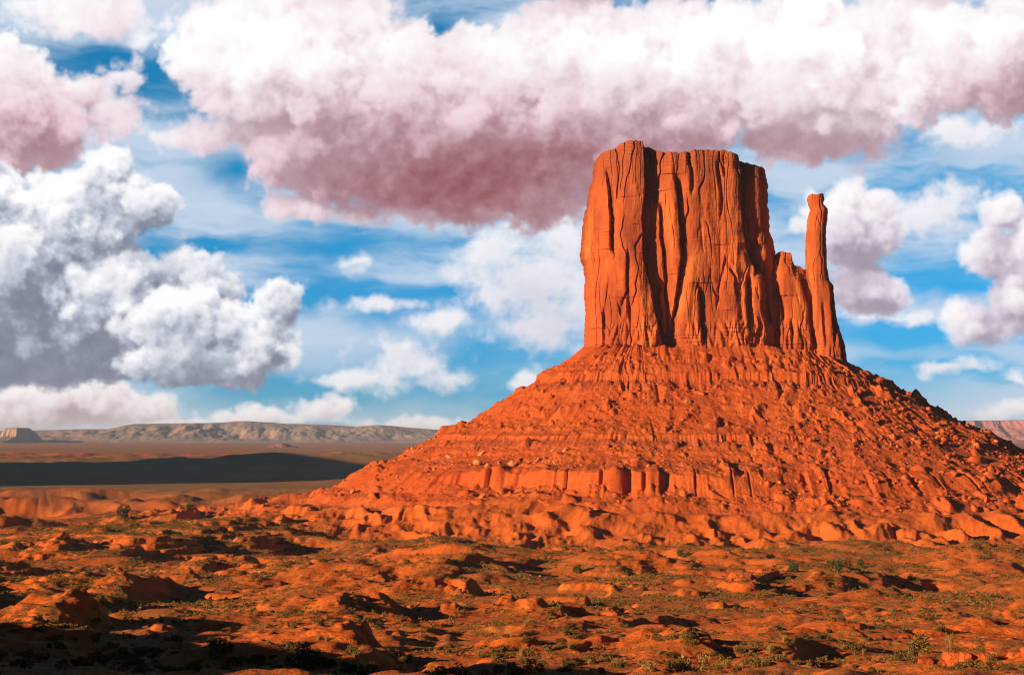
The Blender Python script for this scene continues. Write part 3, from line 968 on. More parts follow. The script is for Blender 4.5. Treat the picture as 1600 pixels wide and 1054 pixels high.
def build_butte():
    root = empty("butte", FOOT_O)
    tag(root, "huge red sandstone butte with sheer cliffs and a rock thumb, above broad talus", "butte")
    top = [(925, 266), (932, 253), (940, 247), (955, 244), (962, 239), (970, 235), (985, 233), (1000, 235), (1012, 241), (1020, 248), (1035, 250), (1052, 253), (1062, 251),
           (1075, 248), (1100, 247), (1125, 249), (1142, 254), (1150, 260), (1165, 266), (1185, 270), (1192, 274)]
    left = [(930, 229), (930, 250), (925, 280), (918, 305), (913, 335), (909, 365), (907, 408), (912, 418), (913, 470), (914, 510), (912, 540), (910, 575)]
    right = [(1189, 229), (1190, 266), (1196, 285), (1198, 330), (1199, 365), (1205, 380), (1207, 402), (1208, 430), (1212, 540), (1216, 575)]
    clefts = [
        ([(943, 270), (947, 310), (949, 350), (951, 400)], 6.0, 18, (276, 398)),
        ([(1001, 245), (1002, 300), (998, 340), (998, 400), (1003, 430), (1012, 460), (1018, 500), (1028, 540)], 17.0, 54, (225, 560)),
        ([(1024, 340), (1026, 380), (1031, 430), (1035, 516)], 7.5, 18, (330, 530)),
        ([(1047, 290), (1053, 350), (1056, 410), (1050, 460), (1043, 510)], 9.0, 22, (290, 515)),
        ([(1066, 250), (1070, 300)], 4.0, 12, (245, 310)),
        ([(1083, 455), (1086, 520)], 6.5, 14, (458, 530)),
        ([(1146, 255), (1149, 300), (1149, 340), (1151, 365), (1156, 397), (1168, 425)], 15.0, 38, (238, 428)),
        ([(1180, 420), (1186, 450), (1188, 498)], 13.0, 28, (424, 506)),
        ([(1156, 440), (1158, 500)], 6.0, 13, (440, 512)),
        ([(973, 400), (975, 490)], 4.0, 13, (402, 495)),
        ([(1110, 280), (1116, 330)], 2.5, 12, (270, 345)),
        ([(1192, 290), (1196, 380)], 5.0, 10, (280, 390)),
        ([(938, 480), (940, 540)], 4.5, 10, (488, 545)),
    ]
    rock_wall("cliff_block", root, top, left, right, 578, 1486, 50, clefts, 620, 430, 301, cap=2.5, origin=FOOT_O)
    # lower shoulder between block and thumb
    top = [(1195, 425), (1200, 418), (1206, 410), (1211, 400), (1216, 397), (1229, 400), (1232, 412), (1235, 418), (1241, 419), (1250, 424), (1257, 428), (1261, 438), (1266, 452), (1268, 462)]
    left = [(1196, 395), (1192, 440), (1190, 500), (1186, 578)]
    right = [(1266, 395), (1272, 470), (1279, 520), (1284, 590)]
    clefts = [([(1204, 455), (1213, 480), (1216, 498)], 4.0, 12, (452, 502)), ([(1208, 405), (1206, 425)], 3.5, 9, (402, 428)), ([(1243, 440), (1256, 480), (1260, 540)], 5.0, 16, (436, 545)),
              ([(1228, 500), (1230, 540)], 2.5, 9, (505, 548))]
    rock_wall("rock_shoulder", root, top, left, right, 588, 1478, 26, clefts, 260, 260, 341, power=2.6, nb=50, rough=0.75, cap=1.0, origin=FOOT_O)
    # the thumb
    top = [(1260, 308), (1266, 305), (1284, 305), (1287, 309)]
    left = [(1263, 300), (1261, 312), (1263, 320), (1266, 327), (1264, 336), (1261, 352), (1259, 372), (1259, 420), (1262, 445), (1267, 462), (1270, 500), (1273, 545), (1272, 600)]
    right = [(1286, 300), (1288, 313), (1286, 319), (1293, 328), (1291, 345), (1290, 372), (1291, 412), (1294, 438), (1301, 446), (1303, 462), (1306, 498), (1313, 522), (1321, 541), (1323, 570), (1324, 600)]
    clefts = [([(1294, 440), (1296, 470), (1299, 520)], 3.5, 9, (444, 530)), ([(1281, 470), (1286, 540)], 2.0, 10, (475, 548)), ([(1308, 520), (1312, 560)], 3.0, 8, (522, 570))]
    rock_wall("thumb_spire", root, top, left, right, 600, 1460, 11, clefts, 130, 330, 371, power=2.4, nb=50, rough=0.6, cap=0.3, origin=FOOT_O, ledge=0.4)
    return root


# benches in the talus: distance from foot, height, run-up above, scallop
BENCH = [(14.0, 2.6, 8.0, 1.2, 311), (35.0, 7.0, 22.0, 1.5, 312), (113.0, 5.0, 26.0, 3.0, 313), (174.0, 11.5, 36.0, 5.0, 314)]


def bench_presence(i, X, along):
    n = 0.5 + 1.1 * fbm(along / 42.0, 0 * along + i * 5.1, 4, seed=330 + i)
    if i == 0:
        return np.clip(n - 0.40, 0, 1) * 1.3
    if i == 1:
        return np.clip(n * 1.2 + 0.02, 0.0, 1)
    if i == 2:
        return np.clip(n * 1.1 - 0.15 - 0.6 * sstep(X, 150, 260), 0, 1)
    w = sstep(X, -62, -15) * (1 - sstep(X, 105, 150))
    top = 0.30 * fbm(along / 11.0, 0 * along, 4, 0.6, seed=339) - 0.75 * sstep(fbm(along / 19.0, 0 * along + 4, 2, seed=338), 0.10, 0.34)
    return w * np.clip(n * 0.6 + 0.42 + top, 0.12, 1.1)


def talus_point(P, N, along, r0):
    """talus surface: P,N foot outline point and outward normal, r0 nominal distance (2-D arrays) -> xyz"""
    r = r0.copy()
    X0 = P[..., 0] + N[..., 0] * r0
    z = interp(r0, CONE)
    add = 0.0
    for i, (ri, h, up, sc, sd) in enumerate(BENCH):
        near = np.exp(-((r0 - ri) / 11.0) ** 2)
        aw = along + 9 * fbm(along / 20.0, 0 * along + 3 * i, 3, seed=sd + 20)
        big = 0.35 + 1.3 * sstep(fbm(along / 33.0, 0 * along + 1.7, 2, seed=sd + 30), -0.3, 0.4)
        scal = sc * (fbm(along / 60.0, 0 * along + i, 3, seed=sd) * 2.2 + big * (1.25 if i == 3 else 0.6) * (np.abs(perlin(aw / 8.5, r0 / 40 + 2 * i, sd + 40)) * 2 - 0.6)
                     + 0.75 * big * np.abs(perlin(aw / 2.9, r0 / 20 + i, sd + 50)))
        if i == 3:
            # blocky front: flat facets, cut by narrow slots
            cx = aw / 5.5
            ci = np.floor(cx).astype(np.int32)
            ha, hb = _RX[_hash(ci, 0 * ci, 391)], _RX[_hash(ci + 1, 0 * ci, 391)]
            slot = sstep(-np.abs(perlin(aw / 8.0, 0 * along + 0.5, 393)), -0.16, -0.05) * sstep(perlin(along / 22, 0 * along, 394), -0.35, 0.1)
            scal = 5.0 * (fbm(along / 60.0, 0 * along + i, 3, seed=sd) * 2.2) + 4.5 * (ha + (hb - ha) * (cx - ci) - 0.5) - 6.5 * slot + 0.8 * np.abs(perlin(aw / 2.4, r0 / 9, 395))
        r = r + near * scal
        pres = bench_presence(i, X0, along)
        u = r0 - ri
        drop = np.where(u < 0, np.clip(1 + u / up, 0, 1) ** 1.5, np.clip(1 - u / (1.6 + 0.08 * h), 0, 1))
        dig = -0.45 * np.clip(1 - np.abs(u - 3.0) / 14.0, 0, 1) * (u > 0)
        bury = sstep(fbm(along / 12.0, 0 * along + 7 * i, 4, 0.6, seed=sd + 60), -0.05, 0.5)
        add = add + pres * h * (0.62 * drop + dig * (1 - 0.9 * bury) + 0.28 * bury * np.clip(1 - np.abs(u - 4.0) / 8.0, 0, 1) * (u > 0))
    fan = fbm(along / 16.0, 0 * along + 9, 4, 0.6, seed=357)
    z = z + add + (5.5 * np.clip(fan + 0.1, -0.6, 1)) * np.exp(-np.maximum(r0 + 2, 0) / 14.0) - 11.0 * sstep(X0, 185, 265) * np.exp(-np.maximum(r0, 0) / 45.0)
    X = P[..., 0] + N[..., 0] * r
    Y = P[..., 1] + N[..., 1] * r
    body = sstep(r0, 0, 14)
    calm = 1.0
    for ri, h, *_ in BENCH[1:]:
        calm = calm * (1 - 0.6 * np.exp(-((r0 - ri) / 5.0) ** 2))
    # gullies run down the slope; their right banks fall into shade
    wob = 14 * fbm(along / 35, r0 / 45, 4, seed=351)
    gm = 0.15 + 1.0 * sstep(fbm(along / 30, r0 / 60, 3, seed=354), -0.15, 0.45)
    gul = np.abs(perlin((along + wob) / 17.0, r0 / 90, 352)) * 2 - 0.6 + 0.5 * fbm((along + wob) / 7.0, r0 / 26, 4, 0.6, seed=353)
    z = z + calm * body * (2.3 * gm * gul + 3.4 * fbm(X / 48, Y / 48, 4, 0.55, seed=355))
    right = sstep(X, 110, 260)
    kn = fbm(X / 11, Y / 11, 5, 0.6, seed=361)
    z = z + calm * body * ((2.4 + 1.0 * right) * np.maximum(kn - 0.16, 0) * 2.2 + 0.75 * fbm(X / 5.0, Y / 5.0, 4, 0.68, seed=363))
    oc = perlin(X / 15 + 0.4 * kn, Y / 13, 367)
    z = z + calm * body * 7.0 * np.maximum(oc - 0.42, 0) * 1.6
    st = np.maximum(0.42 - worley(X / 6.0, Y / 6.0, 365), 0) * sstep(fbm(X / 40, Y / 40, 2, seed=366), -0.15, 0.25)
    z = z + calm * body * st * 2.0
    q = (z + 1.5 * fbm(X / 30, Y / 30, 3, seed=369)) / 5.2
    fl = np.floor(q)
    lm = sstep(fbm(along / 24, z / 9, 3, seed=371), -0.1, 0.3) * sstep(r0, 4, 16) * (1 - sstep(r0, 150, 165))
    z = z + 0.34 * lm * calm * 5.2 * (fl + sstep(q - fl, 0.5, 0.98) - q)
    return np.stack([X, Y, z], -1)


def build_talus(root):
    pts, nrm, al = [], [], []
    pos = 0.0
    R = BR
    hx, hy = BHX, BHY

    def straight(p0, d, ln, nn, n):
        nonlocal pos
        for t in np.linspace(0, 1, n, endpoint=False):
            pts.append((p0[0] + d[0] * ln * t + nn[0] * R, p0[1] + d[1] * ln * t + nn[1] * R))
            nrm.append(nn)
            al.append(pos + ln * t)
        pos += ln

    def arc(c, a0, n):
        nonlocal pos
        ln = (R + 110) * math.pi / 2
        for t in np.linspace(0, 1, n, endpoint=False):
            a = math.radians(a0 + 90 * t)
            nn = (math.cos(a), math.sin(a))
            pts.append((c[0] + nn[0] * R, c[1] + nn[1] * R))
            nrm.append(nn)
            al.append(pos + ln * t)
        pos += ln

    straight((BX - hx, BY - hy), (1, 0), 2 * hx, (0, -1), 240)
    arc((BX + hx, BY - hy), -90, 420)
    straight((BX + hx, BY - hy), (0, 1), 2 * hy, (1, 0), 30)
    arc((BX + hx, BY + hy), 0, 70)
    straight((BX + hx, BY + hy), (-1, 0), 2 * hx, (0, 1), 24)
    arc((BX - hx, BY + hy), 90, 70)
    straight((BX - hx, BY + hy), (0, -1), 2 * hy, (-1, 0), 30)
    arc((BX - hx, BY - hy), 180, 420)
    P, N, A = np.array(pts), np.array(nrm), np.array(al)
    rr = [-26.0, -14.0]
    while rr[-1] < 222:
        r = rr[-1]
        step = 0.62
        for ri, h, *_ in BENCH:
            if -0.4 < r - ri < 3.2:
                step = 0.12 if h > 10 else 0.2
        rr.append(r + step)
    rr = np.array(rr)
    r0 = np.repeat(rr[:, None], len(P), 1)
    Pb = np.broadcast_to(P[None], (len(rr),) + P.shape)
    Nb = np.broadcast_to(N[None], (len(rr),) + N.shape)
    Ab = np.broadcast_to(A[None], (len(rr), len(P)))
    V = talus_point(Pb, Nb, Ab, r0)
    sink = sstep(rr, 200, 222)[:, None] * 9.0
    V[..., 2] -= sink
    o = mesh_obj("talus_slope", V.reshape(-1, 3), grid_faces(len(rr), len(P), wrap=True), M_TALUS, root, origin=FOOT_O)
    return V, rr


GROUND, GX, GY, GZ, GVIS = build_ground()
BUTTE = build_butte()
TV, TR = build_talus(BUTTE)


# ------------------------------------------------------------------ distant mesas
def far_mesa(name, label, top, ycen, front_run, back, mat, seed, nx=420, ny=60, cliff=0.35, gully=1.0):
    k = ycen / FPX
    xs_px = np.linspace(top[0][0], top[-1][0], nx)
    T = (HY - interp(xs_px, top)) * k + 71.0
    t = np.concatenate([np.linspace(0, 1, ny), [1.15, 1.4, 1.7, 2.0]])
    PXg, Tg = np.meshgrid(xs_px, t)
    Hm = np.broadcast_to(T[None], PXg.shape)
    Xw = (PXg - CX) * k
    spur = 2.0 * fbm(Xw / (front_run * 0.20) + 0.6 * Tg, Tg * 1.3, 5, 0.6, seed=seed) + 0.5 * (np.abs(perlin(Xw / (front_run * 0.09), Tg * 1.8, seed + 7)) * 2 - 0.5) * sstep(perlin(Xw / front_run, 0 * Xw, seed + 9), -0.2, 0.4)
    tw = np.clip(Tg + 0.34 * gully * spur * np.sin(np.pi * np.clip(Tg, 0, 1)), 0, 1)
    prof = np.where(tw < 0.82, (tw / 0.82) ** 1.3 * (1 - cliff), (1 - cliff) + cliff * sstep(tw, 0.82, 0.92))
    Yw = ycen - front_run * (1 - np.minimum(Tg, 1)) + back * np.maximum(Tg - 1, 0)
    Zw = -76 + (Hm + 5) * prof * np.where(Tg > 1.55, np.clip((2.0 - Tg) / 0.45, 0, 1), 1) + 4 * fbm(Xw / 300, Yw / 300, 3, seed=seed + 5) * prof
    V = np.stack([Xw, Yw, Zw], -1).reshape(-1, 3)
    org = (float(Xw.mean()), ycen, -76.0)
    o = mesh_obj(name, V, grid_faces(len(t), nx), mat, origin=org)
    tag(o, label, "mesa")
    return o


far_mesa("mesa", "long pale flat-topped mesa with spurred slopes along the left horizon",
         [(-330, 690), (-260, 676), (-100, 673), (40, 673), (100, 671), (175, 670), (190, 667), (215, 662), (300, 661), (350, 660), (372, 658), (395, 658), (420, 661), (500, 663), (560, 666), (590, 664), (612, 665), (640, 668), (700, 672), (800, 676), (900, 690)],
         21000, 2600, 4000, M_FAR, 401, nx=900, cliff=0.10, gully=0.55)
far_mesa("mesa", "small square-topped butte rising at the left end of the horizon", [(0, 690), (4, 680), (10, 669), (13, 668), (29, 668), (32, 669), (37, 680), (42, 690)], 18200, 900, 900, M_FAR, 431, nx=120, cliff=0.55, gully=0.3)
far_mesa("mesa", "low reddish mesa with a stepped skyline on the right horizon", [(1380, 690), (1450, 684), (1488, 668), (1500, 662), (1512, 657), (1545, 657), (1575, 656), (1590, 656), (1605, 657), (1680, 655), (1760, 660), (1830, 690)],
         19000, 1700, 3000, M_FARRED, 451, nx=420)
far_mesa("hill", "small cone-shaped hill standing alone on the far plain", [(418, 697), (425, 695.5), (434, 693), (441, 691.5), (448, 693), (456, 696), (462, 697)], 11500, 220, 200, M_FARRED, 471, nx=60, ny=24, cliff=0.1, gully=0.4)

# the mesa beyond the left edge whose shadow lies across the plain
def shade_mesa():
    h = 330.0
    Ls = h / TAN_S
    tips = [(-330, 2950), (-200, 3300), (-240, 4200), (-420, 4900), (-560, 5250)]
    edge = [(x - SHX * Ls, y - SHY * Ls) for x, y in tips]
    west = [(edge[-1][0] - 1900, edge[-1][1] - 900), (edge[0][0] - 1900, edge[0][1] - 1160)]
    poly = edge + west
    ring = []
    for i in range(len(poly)):
        a, b = np.array(poly[i]), np.array(poly[(i + 1) % len(poly)])
        for t in np.linspace(0, 1, 60, endpoint=False):
            ring.append(a + (b - a) * t)
    ring = np.array(ring)
    c = ring.mean(0)
    out = ring - c
    out /= np.linalg.norm(out, axis=1)[:, None]
    n = len(ring)
    rows = []
    for (off, z) in ((120, -74), (80, -40), (50, 20), (30, 70), (16, 110), (12, 250), (0, h - 71), (-40, h - 70)):
        jag = 14 * fbm(np.arange(n) / 9.0, np.zeros(n) + off / 200.0, 4, seed=481)
        p = ring + out * (off + jag)[:, None]
        rows.append(np.column_stack([p, np.full(n, z) + 3 * fbm(np.arange(n) / 7.0, np.zeros(n), 3, seed=483)]))
    rows.append(np.column_stack([np.repeat(c[None], n, 0), np.full(n, h - 68)]))
    V = np.vstack(rows)
    o = mesh_obj("terrain_mesa", V, grid_faces(len(rows), n, wrap=True), M_ROCK, origin=(float(c[0]), float(c[1]), -74.0))
    tag(o, kind='structure')


shade_mesa()

# ------------------------------------------------------------------ boulders, shrubs and other small things
RNG = np.random.RandomState(77)


def ico(sub):
    bm = bmesh.new()
    bmesh.ops.create_icosphere(bm, subdivisions=sub, radius=1.0)
    v = np.array([q.co[:] for q in bm.verts])
    f = np.array([[q.index for q in p.verts] for p in bm.faces])
    bm.free()
    return v, f


def boulder_shape(seed, sub=2, planes=11):
    """an angular block: a ball of points pushed onto random flat faces, roughened a little"""
    r = np.random.RandomState(seed)
    v, f = ico(sub)
    n = r.randn(planes, 3)
    n /= np.linalg.norm(n, axis=1)[:, None]
    d = 0.55 + 0.35 * r.rand(planes)
    dot = v @ n.T
    rad = np.where(dot > 0.05, d / np.maximum(dot, 0.05), 9).min(1)
    rad = np.minimum(rad, 1.15) * (1 + 0.05 * r.randn(len(v)))
    return v * rad[:, None] * np.array([1.0, 0.85 + 0.3 * r.rand(), 0.65 + 0.3 * r.rand()]), f


def boulder_material(name, c1, c2):
    m, t, bs = new_mat(name)
    pos = t.n('ShaderNodeNewGeometry').outputs['Position']
    rnd = t.n('ShaderNodeObjectInfo').outputs['Random']
    k = t.m('ADD', t.m('MULTIPLY', t.noise(pos, 0.35, 4, 0.6), 0.7), t.m('MULTIPLY', rnd, 0.3))
    t.put(bs.inputs['Base Color'], t.mix(t.ss(k, 0.35, 0.65), c1, c2))
    bp = t.n('ShaderNodeBump')
    bp.inputs['Strength'].default_value = 0.6
    bp.inputs['Distance'].default_value = 0.2
    t.put(bp.inputs['Height'], t.noise(pos, 2.0, 6, 0.65))
    t.put(bs.inputs['Normal'], bp.outputs[0])
    return m


M_BOULDER = boulder_material("red_boulder_rock", (0.36, 0.055, 0.011, 1), (0.48, 0.095, 0.018, 1))
M_PALE = boulder_material("pale_boulder_rock", (0.54, 0.19, 0.06, 1), (0.48, 0.12, 0.03, 1))


def link(mesh, name, loc, rot, scl):
    o = bpy.data.objects.new(name, mesh)
    COL.objects.link(o)
    o.location = loc
    o.rotation_euler = rot
    o.scale = scl
    return o


def rotz(v, a):
    c, s = math.cos(a), math.sin(a)
    return np.stack([v[:, 0] * c - v[:, 1] * s, v[:, 0] * s + v[:, 1] * c, v[:, 2]], -1)


def scatter_mesh(name, shapes, places, mat, smooth=False):
    vs, fs, off = [], [], 0
    for (x, y, z, s, a, k) in places:
        v, f = shapes[k]
        vs.append(rotz(v, a) * s + (x, y, z))
        fs.append(f + off)
        off += len(v)
    return mesh_obj(name, np.vstack(vs), np.vstack(fs), mat, smooth=smooth)


def boulders():
    nr, nc, _ = TV.shape
    # candidates: faces of the talus turned to the viewer, plus the ground at its foot
    I = RNG.randint(20, nr - 12, 90000)
    J = RNG.randint(0, nc - 1, 90000)
    P = TV[I, J]
    a, b = TV[I + 1, J] - P, TV[I, (J + 1) % nc] - P
    N = np.cross(b, a)
    N *= np.sign(N[:, 2:3]) / (np.linalg.norm(N, axis=1)[:, None] + 1e-9)
    ok = ((N * -P).sum(1) > 0.02 * np.linalg.norm(P, axis=1)) & (P[:, 1] < 1500) & (N[:, 2] > 0.35)
    r = TR[I]
    px = CX + FPX * P[:, 0] / P[:, 1]
    # more blocks in the strip above the lower cliff and under each bench
    w = 0.16 + 0.9 * np.exp(-((r - 148) / 18.0) ** 2) * sstep(-px, -1080, -900) * sstep(px, 560, 760) + 0.45 * np.exp(-((r - 125) / 10.0) ** 2) + 0.35 * np.exp(-((r - 48) / 9.0) ** 2)
    w = w + 0.5 * sstep(px, 1150, 1350) * sstep(r, 40, 90) + 0.3 * np.exp(-((r - 192) / 8.0) ** 2)
    w = w * sstep(fbm(P[:, 0] / 22, P[:, 1] / 22, 3, seed=501), -0.25, 0.35)
    ok &= RNG.rand(len(w)) < w * 0.55
    P, r, px = P[ok], r[ok], px[ok]
    size = 0.34 * (1 - RNG.rand(len(P))) ** (-0.42)
    size = np.minimum(size * (1 + 0.35 * sstep(px, 1150, 1350)), 2.9)
    order = np.argsort(-size)
    P, r, px, size = P[order][:4600], r[order][:4600], px[order][:4600], size[order][:4600]
    pale = (np.exp(-((r - 148) / 20.0) ** 2) * (px < 1080) * (px > 560) + 0.12) > RNG.rand(len(P))
    shapes = [boulder_shape(600 + k) for k in range(7)]
    meshes = {}
    for k in range(7):
        for pl in (False, True):
            me = mesh_obj("boulder", shapes[k][0], shapes[k][1], M_PALE if pl else M_BOULDER, smooth=False)
            meshes[k, pl] = me.data
            bpy.data.objects.remove(me)
    rest = {False: [], True: []}
    for i in range(len(P)):
        k, pl, s = int(RNG.randint(7)), bool(pale[i]), float(size[i])
        loc = (float(P[i, 0]), float(P[i, 1]), float(P[i, 2]) + 0.18 * s)
        if i < 300:
            o = link(meshes[k, pl], "boulder", loc, (0.5 * RNG.randn(), 0.5 * RNG.randn(), 6.28 * RNG.rand()), (s, s, s))
            col = "pale tan" if pl else "red"
            zone = "the steep upper talus under the cliffs" if r[i] < 60 else "the middle talus slope" if r[i] < 120 else "the slope above the lower cliff band" if r[i] < 175 else "the foot of the lower cliff band"
            side = "left flank of " if px[i] < 780 else "right flank of " if px[i] > 1250 else ""
            tag(o, "angular %s boulder lying on %s%s" % (col, side, zone), "boulder", "boulders strewn over the talus")
        else:
            rest[pl].append((*loc, s, 6.28 * RNG.rand(), k))
    low = [boulder_shape(640 + k, 1, 9) for k in range(6)]
    # stones that have rolled out over the apron and down onto the flats
    i0, i1 = np.searchsorted(GY[:, 0], [260, 1330])
    I = RNG.randint(i0, i1, 400000)
    J = RNG.randint(60, GX.shape[1] - 60, 400000)
    X, Y, Z = GX[I, J], GY[I, J], GZ[I, J]
    rr = foot_dist(X, Y)
    w = (0.9 * sstep(rr, 184, 190) * sstep(-rr, -330, -230) + 0.05) * sstep(fbm(X / 20, Y / 26, 3, seed=503), -0.2, 0.35) * (Y / 1300) * 0.14
    ok = GVIS[I, J] & (rr > 184) & (np.abs(X / Y) < 0.29) & (RNG.rand(len(w)) < w)
    for x, y, z in zip(X[ok][:5200], Y[ok][:5200], Z[ok][:5200]):
        s = min(0.26 * (1 - RNG.rand()) ** (-0.40), 1.7) * (0.55 + 0.45 * y / 1300)
        rest[bool(RNG.rand() < 0.07)].append((float(x), float(y), float(z) + 0.15 * s, float(s), 6.28 * RNG.rand(), int(RNG.randint(6))))
    for pl, nm in ((False, "rubble"), (True, "rubble")):
        places = [(x, y, z, s, a, k % 6) for (x, y, z, s, a, k) in rest[pl]]
        o = scatter_mesh(nm, low, places, M_PALE if pl else M_BOULDER)
        tag(o, "pale tan rubble strewn above the lower cliff band" if pl else "red rubble strewn all over the talus", "rubble", kind='stuff')


# ---- plants
def leaf_material(name, c1, c2, c3):
    m, t, bs = new_mat(name, 0.8)
    pos = t.n('ShaderNodeNewGeometry').outputs['Position']
    rnd = t.n('ShaderNodeObjectInfo').outputs['Random']
    k = t.m('ADD', t.m('MULTIPLY', t.noise(pos, 0.7, 3, 0.6), 0.75), t.m('MULTIPLY', rnd, 0.25))
    c = t.mix(t.ss(k, 0.35, 0.55), c1, c2)
    c = t.mix(t.ss(t.noise(pos, 0.06, 3, 0.6), 0.52, 0.68), c, c3)
    t.put(bs.inputs['Base Color'], c)
    return m


M_LEAF = leaf_material("sage_leaves", (0.095, 0.058, 0.014, 1), (0.165, 0.092, 0.022, 1), (0.24, 0.120, 0.030, 1))
M_DRY = leaf_material("dry_grass", (0.25, 0.125, 0.032, 1), (0.33, 0.165, 0.042, 1), (0.22, 0.105, 0.028, 1))
M_JUNI = leaf_material("juniper_leaves", (0.040, 0.045, 0.012, 1), (0.075, 0.070, 0.018, 1), (0.06, 0.05, 0.015, 1))
M_WOOD = leaf_material("dry_wood", (0.16, 0.08, 0.04, 1), (0.22, 0.12, 0.06, 1), (0.12, 0.06, 0.03, 1))


def shrub_shape(seed, n, leaf, squash=0.75, lumps=5, core=0.0):
    """low dome of many small leaf sprays gathered in uneven lumps, gaps between them"""
    r = np.random.RandomState(seed)
    lc = r.randn(lumps, 3) * (0.42, 0.42, 0.25) + (0, 0, 0.45)
    ls = 0.30 + 0.28 * r.rand(lumps)
    k = r.randint(0, lumps, n)
    d = r.randn(n, 3)
    d /= np.linalg.norm(d, axis=1)[:, None]
    p = lc[k] + d * (ls[k] * (0.55 + 0.45 * r.rand(n)))[:, None]
    p[:, 2] = np.maximum(p[:, 2] * squash, 0.02)
    out = d * 0.6 + r.randn(n, 3) * 0.5 + (0, 0, 0.5)
    out /= np.linalg.norm(out, axis=1)[:, None]
    sd = np.cross(out, r.randn(n, 3))
    sd /= np.linalg.norm(sd, axis=1)[:, None]
    L = leaf * (0.6 + 0.8 * r.rand(n))[:, None]
    a = p - sd * L * 0.42
    b = p + sd * L * 0.42
    c = p + out * L
    v = np.stack([a, b, c], 1).reshape(-1, 3)
    f = np.arange(3 * n).reshape(-1, 3)
    return v, f


def tuft_shape(seed, n, spread, height, width, forks=0):
    """upright blades fanning from one foot"""
    r = np.random.RandomState(seed)
    vs = []
    for _ in range(n):
        a = r.rand() * 6.283
        q = spread * math.sqrt(r.rand())
        base = np.array([0.35 * q * math.cos(a), 0.35 * q * math.sin(a), 0.0])
        h = height * (0.55 + 0.45 * r.rand())
        tip = np.array([q * math.cos(a), q * math.sin(a), h])
        mid = (base + tip) / 2 + r.randn(3) * 0.05 * height
        w = np.array([math.cos(a + 1.57), math.sin(a + 1.57), 0]) * width
        vs += [base - w, base + w, mid, mid - w * 0.7, mid + w * 0.7, tip]
    v = np.array(vs)
    f = np.arange(len(v)).reshape(-1, 3)
    return v, f


def proto(shape, mat, name="shrub"):
    o = mesh_obj(name, shape[0], shape[1], mat, smooth=False)
    me = o.data
    bpy.data.objects.remove(o)
    return me


def ground_z(x, y):
    """height of the built ground sheet at a place"""
    i = int(np.searchsorted(GY[:, 0], y)) - 1
    fy = (y - GY[i, 0]) / (GY[i + 1, 0] - GY[i, 0])
    z0 = np.interp(x, GX[i], GZ[i])
    z1 = np.interp(x, GX[i + 1], GZ[i + 1])
    return float(z0 + (z1 - z0) * fy)


